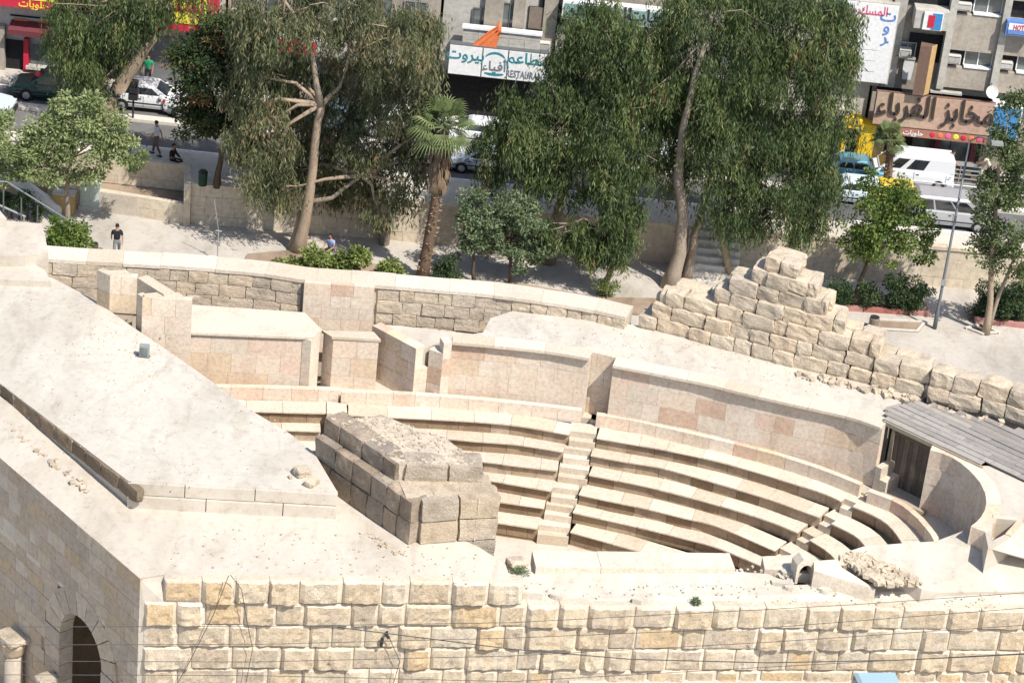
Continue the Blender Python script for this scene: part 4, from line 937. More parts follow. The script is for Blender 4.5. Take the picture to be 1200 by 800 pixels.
MB().tube([V(dp)-ax*.1, V(dp)+Vector((0, .5, .1)), V(dp)+Vector((0, .9, .75))], .03, 5).build('arm', M_POST, root)
r_, a0, a1, b0, b1 = board('hotel_sign', 'box sign reading HOTEL with a blue edge at the far right', 1181, 25, 1212, 45, .45, 1.0, M_WHITE, M_BLUEL, .10)
text(r_, 'HOTEL', (a0+a1)/2, b0+(b1-b0)*.42, (b1-b0)*.55, M_REDS, 1.0, sx=.62)
fbox(MB(), a0+.1, a1-.1, b0+.12, b0+.3, 1.0, 1.01).build('lower_stripe', M_BLUEL, r_)
# --- yellow kiosk and shutter
kx, _, _, _ = fr_(988, 140, 1010, 182, 1.0)
ka = FB(986, 182, .9); kb = FB(1006, 184, .9); kt = FB(1005, 147, .9)
root = thing('yellow_kiosk', ((ka[0]+kb[0])/2, YB-.5, 2), 'bright yellow doorway booth with a yellow header beside the bakery', 'kiosk')
fbox(MB(), kb[0]-.1, kb[0]+.62, 2.02, kt[1]+.1, .05, .95).build('side_panel', M_YEL, root); fbox(MB(), ka[0]-.1, kb[0]-.1, kt[1]-.15, kt[1]+.3, .1, 1.0).build('header', M_YEL, root)
fbox(MB(), ka[0]-.1, ka[0]+.05, 2.02, kt[1]-.15, .1, .9).build('post', M_YEL, root); fbox(MB(), ka[0]+.05, kb[0]-.1, 2.02, kt[1]-.15, .024, .06).build('opening', M_DARK, root)
text(root, AR['sweets'], (ka[0]+kb[0])/2-.1, kt[1]-.02, .3, M_BROWNP, 1.0)
# --- white panelled building with the billboard
xD0 = FB(925, 95)[0]; bd = shell('white_building', xD0, xE0-.1, 15, 'narrow white fronted building left of the concrete one', M_CONC2)
r_, a0, a1, b0, b1 = board('white_billboard', 'large white billboard with pink and blue lettering high on the wall', 975, -2, 1040, 100, .1, .55, M_WHITE, M_CONC2, .06)
text(r_, AR['beirut']+' '+AR['musk'], a0+(a1-a0)*.42, b1-.62, .62, M_PINKL, .55, sx=.8)
for i, cch in enumerate(('\uFE95', '\uFEED', '\uFEAE')): text(r_, cch, a1-.5, b1-.85-i*.55, .8, M_BLUEL, .55)
for i in range(3): fbox(MB(), a0+.5, a1-.75, b0+.6+i*.55, b0+.615+i*.55, .55, .556).build('line_print', M_GREYL, r_)
root = thing('rolling_shutter', (FB(975, 190)[0], YB-.1, 2), 'grey rolled metal shutter behind the drooping tree', 'shutter')
sa, sb_, sc_, sd_ = fr_(958, 148, 982, 186, .2)
for i in range(12): fbox(MB(), sa-.3, sb_, 2.05+i*.17, 2.05+i*.17+.155, .05, .12+.02*(i % 2)).build('slat', M_SHUT, root)
fbox(MB(), sb_, sb_+.2, 2.02, 4.3, .02, .6).build('side_wall', M_WHITE, root)
fbox(MB(), sa-3, sb_+.2, 4.32, 4.6, .02, .6).build('lintel', M_CONC2, root)
# --- building with the long green sign
xC0 = FB(657, 40)[0]; bc = shell('shaded_building', xC0, xD0-.1, 16, 'grey building behind the trees carrying the long green sign', M_CONC)
r_, a0, a1, b0, b1 = board('green_sign', 'long dull green sign with dark Arabic lettering under a white edge', 660, 1, 800, 37, .3, .9, M_GREENSIGN, M_WHITE, .12)
text(r_, AR['musk'], a0+1.9, b0+.3, .85, M_BLACKL, .9, sx=1.25); text(r_, AR['sweets'], a0+4.5, b0+.3, .85, M_BLACKL, .9, sx=1.1)
for i in range(5): window(bc, (680+i*48, 44+i*5, 706+i*48, 75+i*5), .02, 2, M_METAL)
for i in range(5): window(bc, (690+i*48, -48+i*5, 718+i*48, -16+i*5), .02, 2, M_METAL)
fbox(MB(), xC0+.3, xD0-.4, 2.02, 4.6, .022, .05).build('shop_opening', M_DARK, bc)
panel('pier', M_CONC2, bc, (653, 32, 659, 70), .02, .35)
# --- restaurant building
xB0 = FB(515, 60)[0]; bb = shell('restaurant_building', xB0, xC0-.1, 15, 'light stone building with dark windows above the restaurant sign', M_CONC2)
for r, m in (((555, 9, 573, 31), None), ((588, 3, 606, 34), None)): window(bb, r, .02, 2, M_POST, sill=False)
for i in range(3): window(bb, (530+i*34, -60+i*3, 552+i*34, -25+i*3), .02, 2, M_POST)
w_ = panel('window', M_DARK, bb, (620, 7, 636, 36), .021, .04); panel('shutter', M_BROWNSH, w_, (621, 8, 634.5, 35), .041, .07)
panel('pilaster', M_CONC, bb, (573, -40, 588, 33), .02, .25); panel('pilaster', M_CONC, bb, (607, -40, 613, 34), .02, .18)
panel('gap', M_DARK, bb, (639, -60, 656, 66), .021, .035); panel('downpipe', M_CONC, bb, (643, -40, 648, 66), .036, .15)
root = thing('balcony_parapet', (FB(585, 50)[0], YB-.6, FB(585, 58)[1]), 'pale block parapet running above the restaurant sign', 'balcony')
u0, u1, v0, v1 = fr_(543, 33, 632, 62, .8); 
k = 5
for j in range(3):
    for i in range(k): a = u0+(u1-u0)*i/k; fbox(MB(), a+.008, a+(u1-u0)/k-.008, v0+(v1-v0)*j/3+.006, v0+(v1-v0)*(j+1)/3-.006, .5, .8+rnd.uniform(-.01, .01)).build('block', M_CONC2, root)
fbox(MB(), u0-.05, u1+.05, v1, v1+.1, .4, .88).build('coping', M_WHITE, root); fbox(MB(), u0, u1, v0-.15, v0-.002, .02, .8).build('slab', M_CONC, root)
aircon(630, 50, 644, 61, .05, 'air conditioner at the right end of the balcony parapet')
root = thing('orange_cloth', (FB(570, 50)[0], YB-.95, FB(570, 55)[1]), 'crumpled orange cloth draped over the balcony parapet', 'cloth')
gx = 14; gz = 9; vs = []; T0 = [(586, 27), (589, 35), (585, 48), (580, 57)]; 
for j in range(gz):
    t = j/(gz-1)
    for i in range(gx):
        s = i/(gx-1); xl = 583-(583-550)*t**.8; xr = 588-(588-581)*t; yt = 33+24*t; x = xl+(xr-xl)*s; y = yt + (1-s)*(-2)
        uu, vv = FB(x, y, 1.0); vs.append((uu, YB-.93-.12*abs(math.sin(s*9+t*3))-.1*t, vv))
MB().add(vs, [(j*gx+i, j*gx+i+1, (j+1)*gx+i+1, (j+1)*gx+i) for j in range(gz-1) for i in range(gx-1)]).build('cloth', M_ORANGE, root, smooth=True)
a = FB(586, 26, .95); MB().tube([(a[0], YB-.95, a[1]), (a[0]-.02, YB-.93, a[1]-.35), (a[0]-.05, YB-.9, a[1]-.6)], [.05, .13, .16], 8).build('knot', M_ORANGE, root, smooth=True)
u0, u1, v0, v1 = fr_(527, 52, 639, 99.5, 1.3); root = thing('restaurant_sign', ((u0+u1)/2, YB-1, v0), 'white three panel sign reading RESTAURANT with teal Arabic lettering', 'sign')
fbox(MB(), u0, u1, v0, v1, .7, 1.2).build('case', M_POST, root); cuts = [u0, u0+(u1-u0)*.34, u0+(u1-u0)*.60, u1]
for i in range(3): fbox(MB(), cuts[i]+.03, cuts[i+1]-.03, v0+.05, v1-.05, 1.201, 1.24).build('panel', M_WHITE, root)
hh = v1-v0
text(root, AR['rest'], (cuts[2]+u1)/2, v0+hh*.60, hh*.50, M_TEAL, 1.241, sx=1.0); text(root, 'RESTAURANT', (cuts[2]+u1)/2, v0+hh*.12, hh*.33, M_GREYL, 1.241, sx=.62)
text(root, AR['beirut'], (u0+cuts[1])/2, v0+hh*.55, hh*.48, M_TEAL, 1.241, sx=1.0); text(root, AR['aqma'], (cuts[1]+cuts[2])/2, v0+hh*.28, hh*.42, M_GREYL, 1.241)
cmid = (cuts[1]+cuts[2])/2
for (y0_, up) in ((v0+hh*.62, 1), (v0+hh*.2, -1)):
    vs = []; kq = 12
    for i in range(kq+1):
        a = math.pi*(.12+.76*i/kq); ro_ = .52; ri_ = .40+.09*abs(math.cos(a)); 
        vs += [(cmid+ro_*math.cos(a), YB-1.25, y0_+up*(.42 if up > 0 else .16)*math.sin(a)), (cmid+ri_*math.cos(a), YB-1.25, y0_+up*(.30 if up > 0 else .02)*math.sin(a))]
    MB().add(vs, [(2*i, 2*i+1, 2*i+3, 2*i+2) for i in range(kq)]).build('crescent', M_TEAL, root)
fbox(MB(), xB0+.2, xC0-.4, 2.02, v0-.3, .022, .05).build('shop_opening', M_DARK, bb)
# --- buildings hidden by the trees between the red shop and the restaurant
xA1 = FB(262, 60)[0]; bm_ = shell('plain_building', xA1+.1, xB0-.1, 14, 'plain rendered building mostly hidden behind the tall eucalyptus', M_CONC)
for i in range(6): window(bm_, (275+i*40, -20+i*4, 298+i*40, 12+i*4), .02, 2, M_METAL)
for i in range(6): fbox(MB(), xA1+.6+i*1.75, xA1+2.0+i*1.75, 2.02, 4.4, .022, .05).build('shop_opening', M_DARK if i % 2 else M_SHUT, bm_)
fbox(MB(), xA1+.3, xB0-.4, 4.5, 5.3, .02, .5).build('fascia', M_CONC2, bm_); fbox(MB(), xA1+2.6, xA1+4.6, 4.55, 5.2, .51, .56).build('sign_face', M_REDS, bm_)
# --- red shop at the far left
ba = shell('red_shop_building', -48, xA1, 13, 'shop building with red signs and awning at the far left', M_CONC2)
r_, a0, a1, b0, b1 = board('red_shop_sign', 'red sign band with yellow lettering over the left shop', -60, -30, 68, 14.5, .3, 1.2, M_REDS, M_REDS, .02)
fbox(MB(), a0+2.6, a1-.1, b0+.48, b1-.2, 1.2, 1.23).build('yellow_band', M_YELL, r_); text(r_, AR['sweets'], a1-1.2, b0+.1, .5, M_YELL, 1.2); 
r_, a0, a1, b0, b1 = board('red_framed_sign', 'big yellow sign in a wide red frame behind the dark trees', 155, -40, 253, 41, .3, 1.25, M_YELL, M_REDS, .40)
text(r_, AR['musk'], (a0+a1)/2, b0+1.0, 1.6, M_REDS, 1.25, sx=.8)
panel('awning_gap', M_DARK, ba, (12, 17, 62, 24), .021, .06)
panel('poster', M_ORANGE, ba, (17, 22, 33, 32), .06, .10); panel('poster', M_ORANGE, ba, (44, 25, 58, 35), .06, .10)
root = thing('maroon_awning', (FB(33, 40)[0], YB-.7, FB(33, 44)[1]), 'dark red awning over the left shop door', 'awning')
u0, u1, v0, v1 = fr_(9, 33, 62, 46, .9); MB().hexa([(u0, YB-.9, v0), (u1, YB-.9, v0), (u1, YB-.05, v0+.1), (u0, YB-.05, v0+.1), (u0, YB-.9, v0+.25), (u1, YB-.9, v0+.25), (u1, YB-.05, v1+.15), (u0, YB-.05, v1+.15)]).build('canopy', M_MAROON, root)
panel('door', M_DARK, ba, (6, 46, 27, 86), .021, .07); panel('red_column', M_REDS, ba, (27.5, 46, 33, 88), .02, .3)
panel('shop_window', M_GLASS, ba, (36, 52, 62, 78), .021, .08); panel('ledge', M_CONC2, ba, (30, 78, 75, 86), .02, .5)
panel('pier', M_CONC, ba, (-8, 30, 5, 84), .02, .4)
fbox(MB(), FB(70, 60)[0], FB(150, 60)[0], 2.02, 4.7, .022, .05).build('shop_opening', M_DARK, ba); fbox(MB(), FB(165, 60)[0], FB(250, 60)[0], 2.02, 4.5, .022, .05).build('shop_opening', M_SHUT, ba)
for i in range(3): window(ba, (80+i*40, -40+i*4, 104+i*40, -8+i*4), .02, 2, M_METAL)

# ------------------------------------------------------------------ vehicles
def vehicle(lb, x, y, z, rz, kind, col, group=None, metal=0, cat='car'):
    root = thing({'van': 'van', 'minivan': 'minivan'}.get(kind, 'parked_car'), (x, y, z), lb, cat, group, rz); sc_ = .95 if x < -5 else .84; root.scale = (sc_, sc_, sc_)
    body = paint('paint_'+''.join('%02d' % int(c*99) for c in col), col, metal)
    S = {'sedan': (4.4, 1.72, [(0, .45), (.02, .72), (.12, .86), (.95, .93), (1.0, .95), (3.3, .97), (3.45, .96), (4.15, .86), (4.38, .68), (4.4, .42)], (.75, 1.25, 2.75, 3.45), 1.42),
         'hatch': (4.0, 1.66, [(0, .45), (.02, .75), (.05, .95), (.1, .97), (2.7, .97), (2.85, .96), (3.75, .84), (3.98, .66), (4.0, .42)], (.08, .45, 2.35, 3.05), 1.45),
         'wagon': (4.6, 1.72, [(0, .45), (.02, .75), (.05, .95), (.1, .97), (3.2, .97), (3.35, .96), (4.3, .84), (4.58, .66), (4.6, .42)], (.08, .35, 2.8, 3.55), 1.47),
         'minivan': (4.7, 1.82, [(0, .45), (.02, .8), (.04, 1.05), (.1, 1.08), (3.75, 1.08), (3.9, 1.05), (4.5, .92), (4.68, .7), (4.7, .42)], (.08, .28, 3.05, 4.15), 1.86),
         'van': (4.8, 1.84, [(0, .45), (.02, .85), (.04, 1.1), (.08, 1.14), (4.1, 1.12), (4.25, 1.08), (4.68, .98), (4.78, .75), (4.8, .42)], (.05, .14, 3.45, 4.4), 1.98)}[kind]
    Lg, Wd, prof, (g0, g1, g2, g3), Ht = S; hw = Wd/2; belt = max(p[1] for p in prof)-.03
    def X(a): return a-Lg/2
    # body shell: cross sections along the car
    mb = MB(); rings = []
    xs = sorted(set([p[0] for p in prof]+[Lg*.15, Lg*.3, Lg*.5, Lg*.7, Lg*.85]))
    for a in xs:
        t = np.interp(a, [p[0] for p in prof], [p[1] for p in prof]); e = min(a, Lg-a); w_ = hw*(1-.16*max(0, 1-e/.5)**2)
        rings.append([(X(a), -w_*.93, .26), (X(a), -w_, .42), (X(a), -w_, t*.72), (X(a), -w_*.965, t-.06), (X(a), -w_*.86, t), (X(a), w_*.86, t), (X(a), w_*.965, t-.06), (X(a), w_, t*.72), (X(a), w_, .42), (X(a), w_*.93, .26)])
    n = 10; mb.add([q for r in rings for q in r], [(i*n+j, i*n+(j+1) % n, (i+1)*n+(j+1) % n, (i+1)*n+j) for i in range(len(rings)-1) for j in range(n)]+[tuple(range(n)), tuple(range((len(rings)-1)*n, len(rings)*n))[::-1]])
    b = mb.build('body', body, root, world=False, smooth=False)
    # greenhouse
    wb, wt = hw*.90, hw*(.78 if kind in ('sedan', 'hatch', 'wagon') else .89)
    low_ = [(X(g0), belt), (X(g3), belt)]; mb = MB()
    A = [(X(g0), -wb, belt), (X(g3), -wb, belt), (X(g3), wb, belt), (X(g0), wb, belt)]
    m1 = Ht-.10
    B_ = [(X(g1)-.04, -wt-.02, m1), (X(g2)+.08, -wt-.02, m1), (X(g2)+.08, wt+.02, m1), (X(g1)-.04, wt+.02, m1)]
    T = [(X(g1)+.1, -wt+.10, Ht), (X(g2)-.12, -wt+.10, Ht), (X(g2)-.12, wt-.10, Ht), (X(g1)+.1, wt-.10, Ht)]
    def ringf(o): return [(o+i, o+(i+1) % 4, o+4+(i+1) % 4, o+4+i) for i in range(4)]
    mb.add(A+B_+T, [(3, 2, 1, 0)]+ringf(0)+ringf(4)+[(8, 9, 10, 11)]); mb.build('cabin', body, root, world=False)
    # glass panels slightly proud
    def lerp(p, q, t): return tuple(p[i]+(q[i]-p[i])*t for i in range(3))
    def pane(name, a, b, c, d, s0, s1, t0, t1, push):
        f = lambda s, t: lerp(lerp(a, b, s), lerp(d, c, s), t)
        q = [f(s0, t0), f(s1, t0), f(s1, t1), f(s0, t1)]; q2 = [tuple(v[i]+push[i] for i in range(3)) for v in q]; q1 = [tuple(v[i]-push[i] for i in range(3)) for v in q]
        MB().hexa([q1[0], q1[1], q1[2], q1[3], q2[0], q2[1], q2[2], q2[3]]).build(name, M_CGLASS, root, world=False)
    for sgn in (0, 1):
        a, b2, c2, d2 = (A[0], A[1], B_[1], B_[0]) if sgn == 0 else (A[3], A[2], B_[2], B_[3]); ps = (0, -.012 if sgn == 0 else .012, 0)
        segs = {'sedan': [(.10, .48), (.51, .88)], 'hatch': [(.06, .45), (.48, .88)], 'wagon': [(.05, .30), (.33, .60), (.63, .90)], 'minivan': [(.04, .28), (.31, .60), (.63, .90)], 'van': [(.42, .66), (.74, .93)]}[kind]
        for s0, s1 in segs: pane('side_window', a, b2, c2, d2, s0, s1, .10, .90, ps)
    pane('windscreen', A[1], A[2], B_[2], B_[1], .06, .94, .08, .94, (.012, 0, .006)); pane('rear_window', A[0], A[3], B_[3], B_[0], .08, .92, .15, .9, (-.012, 0, .004))
    # wheels
    for a in (Lg*.185, Lg*.80):
        for s_ in (-1, 1):
            y0 = s_*(hw-.085); tw = bpy.data.objects.new('wheel', mesh(*_wheel(.31, .2))); COL.objects.link(tw); tw.data.materials.append(M_RUB); tw.parent = root; tw.location = (X(a), y0, .31)
            rm = bpy.data.objects.new('rim', mesh(*_wheel(.19, .215))); COL.objects.link(rm); rm.data.materials.append(M_RIM); rm.parent = tw
            MB().add([(X(a)+.36*math.cos(t), s_*(hw+.005), .31+.36*math.sin(t)) for t in np.linspace(-.25, math.pi+.25, 14)], [tuple(range(14))]).build('wheel_arch', M_BLKP, root, world=False)
    for s_ in (-1, 1):
        MB().box((X(Lg)-.16, s_*hw*.62-.17, .60), (X(Lg)-.005, s_*hw*.62+.17, .76)).build('headlight', M_LAMP, root, world=False)
        MB().box((X(0)+.0, s_*hw*.72-.13, .66), (X(0)+.14, s_*hw*.72+.13, .86)).build('taillight', M_TAILL, root, world=False)
        MB().box((X(g3)-.35, s_*(hw+.10)-.09, belt+.02), (X(g3)-.22, s_*(hw+.10)+.07, belt+.16)).build('mirror', body, root, world=False)
        MB().box((X(.3), s_*(hw+.008)-.012, .5), (X(Lg-.35), s_*(hw+.008)+.012, .56)).build('side_moulding', M_BLKP if kind != 'van' else body, root, world=False)
    for a in np.linspace(g1+.35, g3-.15, 3):
        for s_ in (-1, 1): MB().box((X(a)-.008, s_*(hw+.003)-.006, .34), (X(a)+.008, s_*(hw+.003)+.006, belt-.03)).build('door_gap', M_BLKP, root, world=False); MB().box((X(a)-.28, s_*(hw+.012)-.012, belt-.2), (X(a)-.12, s_*(hw+.012)+.012, belt-.16)).build('door_handle', M_BLKP, root, world=False)
    MB().box((X(0)-.06, -.26, .52), (X(0)-.042, .26, .63)).build('number_plate', M_WHITE, root, world=False)
    for a, nm in ((Lg-.06, 'front_bumper'), (-.04, 'rear_bumper')): MB().box((X(a), -hw*.86, .30), (X(a)+.12, hw*.86, .50)).build(nm, M_BLKP if kind in ('sedan',) else body, root, world=False)
    MB().box((X(Lg)+.02, -.36, .52), (X(Lg)+.045, .36, .66)).build('grille', M_BLKP, root, world=False)
    return root
def _wheel(r, w_):
    k = 16; v = [(r*math.cos(2*math.pi*i/k), -w_/2, r*math.sin(2*math.pi*i/k)) for i in range(k)]+[(r*math.cos(2*math.pi*i/k), w_/2, r*math.sin(2*math.pi*i/k)) for i in range(k)]
    return v, [tuple(range(k)), tuple(range(k, 2*k))[::-1]]+[(i, (i+1) % k, k+(i+1) % k, k+i) for i in range(k)]
def car_at(px, py, kind, heading, col, lb, metal=0, cat='car', Y=None):
    p = P(px, py, 1.9); return vehicle(lb, p[0], p[1] if Y is None else Y, 1.88, heading, kind, col, 'cars on the street', metal, cat)
PI = math.pi
car_at(64, 118, 'wagon', PI, (.01, .055, .04), 'dark green station wagon facing left beside the left pavement', Y=115.3)
car_at(174, 126, 'hatch', 0, (.68, .69, .70), 'white hatchback between the leaning trunk and the flowering tree', Y=115.3)
car_at(243, 135, 'sedan', 0, (.62, .63, .64), 'white sedan under the flowering tree', Y=115.1)
car_at(-36, 134, 'sedan', 0, (.50, .58, .64), 'pale blue car nose cut by the left photo edge', Y=112.3)
car_at(470, 152, 'sedan', PI, (.66, .67, .68), 'white saloon glimpsed left of the palm crown', Y=115.3)
car_at(497, 172, 'hatch', PI, (.60, .61, .62), 'pale hatchback nearer the kerb left of the palm crown', Y=112.2)
car_at(556, 165, 'hatch', PI, (.64, .66, .68), 'light car seen just right of the palm crown', Y=115.3)
car_at(570, 188, 'sedan', PI, (.45, .52, .60), 'pale blue saloon nearer the kerb right of the palm crown', Y=112.0)
car_at(385, 160, 'sedan', 0, (.12, .18, .24), 'dark blue saloon behind the forked eucalyptus', Y=115.3)
car_at(738, 170, 'minivan', 0, (.60, .62, .66), 'silver people carrier glimpsed through the middle trees', .3, Y=115.3)
car_at(850, 190, 'sedan', 0, (.55, .56, .56), 'grey saloon behind the tallest eucalyptus', Y=115.3)
car_at(993, 204, 'sedan', PI, (.12, .30, .37), 'teal saloon beside the yellow booth', .2, Y=115.6)
car_at(1066, 214, 'van', PI, (.74, .75, .76), 'white panel van parked in front of the bakery', cat='van', Y=115.9)
car_at(992, 225, 'hatch', PI, (.52, .60, .66), 'bluish white car in front of the teal saloon', Y=112.9)
t_ = car_at(1032, 232, 'hatch', PI, (.70, .48, .04), 'yellow and white taxi between the two vans', Y=112.9)
car_at(1112, 258, 'minivan', 0, (.46, .47, .49), 'silver minivan facing right by the lamp post', .4, cat='minivan', Y=111.4)
car_at(1222, 232, 'hatch', 0, (.66, .66, .66), 'white car cut by the right photo edge', Y=115.2)
car_at(1210, 222, 'sedan', 0, (.38, .05, .04), 'red car behind the right hand tree', Y=115.3) if False else None
pv = P(1025, 785, 4.16); vehicle('light blue van below the south wall with only its roof in view', pv[0]+.35, pv[1]-1.75, 2.6, -PI/2+.2, 'minivan', (.30, .44, .50), None, 0, 'van')

# ------------------------------------------------------------------ people
def skin_mesh(name, pts, edges, m, parent, sub=1):
    me = bpy.data.meshes.new('m'); me.from_pydata([p[0] for p in pts], edges, []); o = bpy.data.objects.new(name, me); COL.objects.link(o)
    md = o.modifiers.new('skin', 'SKIN'); sv = me.skin_vertices[0].data
    for i, p in enumerate(pts): sv[i].radius = (p[1], p[2] if len(p) > 2 else p[1]); sv[i].use_root = (i == 0)
    md.use_smooth_shade = True; md2 = o.modifiers.new('sub', 'SUBSURF'); md2.levels = sub; md2.render_levels = sub
    dg = bpy.context.evaluated_depsgraph_get(); me2 = bpy.data.meshes.new_from_object(o.evaluated_get(dg)); bpy.data.objects.remove(o)
    me2.materials.clear(); o = bpy.data.objects.new(name, me2); COL.objects.link(o); me2.materials.append(m); o.parent = parent; return o
def person(lb, loc, rz, shirt, trousers, pose='stand', hair=M_HAIR, dress=False):
    root = thing('person', loc, lb, 'person', None, rz)
    hip = .92 if pose != 'sit' else .48; lean = {'walk': .02, 'stand': 0, 'sit': .08, 'bend': .28}[pose]
    J = {'pel': (0, 0, hip), 'wa': (0, lean*.3, hip+.18), 'ch': (0, lean*.8, hip+.40), 'nk': (0, lean, hip+.56), 'hd': (0, lean+.03, hip+.68), 'tp': (0, lean+.02, hip+.77)}
    fl = {'walk': .22, 'stand': .04, 'sit': 0, 'bend': .1}[pose]
    def leg(s):
        if pose == 'sit': return [(s*.09, .05, hip-.01), (s*.11, .46, hip+.02), (s*.11, .50, .09), (s*.11, .64, .04)]
        d = fl*s; return [(s*.09, 0, hip-.04), (s*.10, d*.55+.03, hip*.52), (s*.10, d-(.04 if d < 0 else 0), .09+(.04 if d < 0 else 0)), (s*.11, d+.15, .035)]
    def arm(s):
        sw = -fl*s
        if pose == 'sit': return [(s*.19, lean*.8, hip+.46), (s*.24, .12, hip+.22), (s*.16, .36, hip+.12)]
        if pose == 'bend': return [(s*.19, lean*.9, hip+.46), (s*.22, .36, hip+.26), (s*.18, .55, hip+.14)]
        return [(s*.19, lean*.8, hip+.46), (s*.25, sw*.4, hip+.20), (s*.24, sw+.06, hip-.03)]
    pts = [(J['pel'], .13, .10), (J['wa'], .13, .095), (J['ch'], .155, .10), (J['nk'], .055), (J['hd'], .085, .10), (J['tp'], .065, .08)]; ed = [(0, 1), (1, 2), (2, 3), (3, 4), (4, 5)]
    for s in (-1, 1):
        a = arm(s); i = len(pts); pts += [(a[0], .052), (a[1], .042), (a[2], .030)]; ed += [(2, i), (i, i+1), (i+1, i+2)]
        w_ = Vector(a[2]); d = (w_-Vector(a[1])).normalized(); hand = w_+d*.07; pts.append((tuple(hand), .034, .018)); ed.append((i+2, i+3)); 
        sd = Vector((0, 1, 0)) if pose in ('stand', 'walk') else Vector((1, 0, 0)); h0 = i+3
        for f, ln in zip((-.028, -.010, .010, .027), (.055, .07, .065, .05)):
            k = len(pts); pts += [(tuple(hand+sd*f+d*.03), .009), (tuple(hand+sd*f*1.1+d*(.03+ln)+Vector((0, .01, 0))), .007)]; ed += [(h0, k), (k, k+1)]
        k = len(pts); pts += [(tuple(hand+sd*.045-d*.005), .010), (tuple(hand+sd*.06+d*.03), .008)]; ed += [(h0, k), (k, k+1)]
        l = leg(s); i = len(pts); pts += [(l[0], .085), (l[1], .058), (l[2], .040), (l[3], .035)]; ed += [(0, i), (i, i+1), (i+1, i+2), (i+2, i+3)]
    skin_mesh('body', pts, ed, M_SKIN, root)
    # shirt: torso and upper arms; trousers: hips and legs
    pts = [((0, 0, hip-.02), .165, .13), (J['wa'], .15, .115), (J['ch'], .175, .12), ((0, lean*.95, hip+.50), .09)]; ed = [(0, 1), (1, 2), (2, 3)]
    for s in (-1, 1):
        a = arm(s); i = len(pts); mid = tuple((Vector(a[0])*.25+Vector(a[1])*.75)); pts += [(a[0], .07), (mid, .056)]; ed += [(2, i), (i, i+1)]
        if dress: pts.append((a[2], .05)); ed.append((i+1, i+2))
    skin_mesh('shirt', pts, ed, shirt, root)
    pts = [((0, 0, hip+.16), .145, .115), ((0, 0, hip-.02), .15, .12)]; ed = [(0, 1)]
    for s in (-1, 1):
        l = leg(s); i = len(pts); pts += [(l[0], .095), (l[1], .072), ((l[2][0], l[2][1], l[2][2]+.02), .058)]; ed += [(1, i), (i, i+1), (i+1, i+2)]
    skin_mesh('trousers', pts, ed, trousers, root)
    h = Vector(J['hd']); bm = bmesh.new(); bmesh.ops.create_icosphere(bm, subdivisions=2, radius=1)
    for v in bm.verts: v.co = Vector((v.co.x*.092, v.co.y*.108, v.co.z*.115))+h+Vector((0, -.012, .035)); 
    bmesh.ops.delete(bm, geom=[v for v in bm.verts if v.co.z < h.z-.02+ max(0, (v.co.y-h.y))*1.1], context='VERTS')
    me = bpy.data.meshes.new('m'); bm.to_mesh(me); bm.free(); o = link('hair', me, hair, root, False)
    mb = MB(); mb.add([(h.x, h.y+.12, h.z-.005), (h.x-.016, h.y+.095, h.z-.02), (h.x+.016, h.y+.095, h.z-.02), (h.x, h.y+.095, h.z+.035)], [(0, 1, 2), (0, 2, 3), (0, 3, 1), (1, 3, 2)]); mb.build('nose', M_SKIN, root, False)
    for s in (-1, 1):
        mb = MB(); mb.tube([(s*.085, h.y, h.z+.02), (s*.098, h.y-.01, h.z-.005), (s*.087, h.y, h.z-.025)], .012, 5); mb.build('ear', M_SKIN, root, False)
        MB().box((s*.032-.011, h.y+.088, h.z+.018), (s*.032+.011, h.y+.102, h.z+.028)).build('eye', M_BLKP, root, False)
        l = leg(s); MB().tube([(l[2][0], l[2][1]-.07, .05), (l[2][0], l[2][1]+.06, .055), (l[2][0], l[2][1]+.18, .035)], [.045, .05, .035], 8).build('shoe', M_BLKP, root, False)
    return root
C_ = cloth
person('man in black shirt and grey trousers walking away across the plaza', V(P(136.5, 304, 0)), .15, C_('black_cotton', (.015, .015, .018)), C_('grey_cotton', (.20, .20, .20)), 'walk')
person('man in white shirt and brown trousers by the street kerb', V(P(183, 182, 2.0)), 1.3, C_('white_cotton', (.66, .63, .64)), C_('brown_cotton', (.13, .09, .07)), 'walk')
person('figure in black sitting on the planter wall', V((*P(201, 187, 2.1)[:2], 2.1-.47)), -1.9, C_('black_wool', (.01, .01, .012)), C_('black_wool2', (.012, .012, .013)), 'sit', dress=True)
person('man in light blue shirt sitting among the bushes on the plaza', V(P(387, 303, 0)), 2.6, C_('light_blue_cotton', (.30, .36, .55)), C_('dark_cotton', (.02, .02, .03)), 'sit')
person('man in grey shirt pushing the metal rack by the bakery', V(P(1104, 214, 2.0)), -1.4, C_('grey_shirt', (.25, .25, .30)), C_('dark_trousers', (.03, .03, .035)), 'bend')
person('man in cream shirt bending at the right end of the metal rack', V(P(1156, 216, 2.0)), 1.4, C_('cream_shirt', (.60, .54, .42)), C_('dark_trousers2', (.04, .035, .03)), 'bend')
person('person in green shirt on the far pavement behind the white hatchback', V(P(173, 102, 2.0)), 3.0, C_('green_shirt', (.02, .26, .12)), C_('dark_trousers3', (.03, .03, .035)), 'stand')

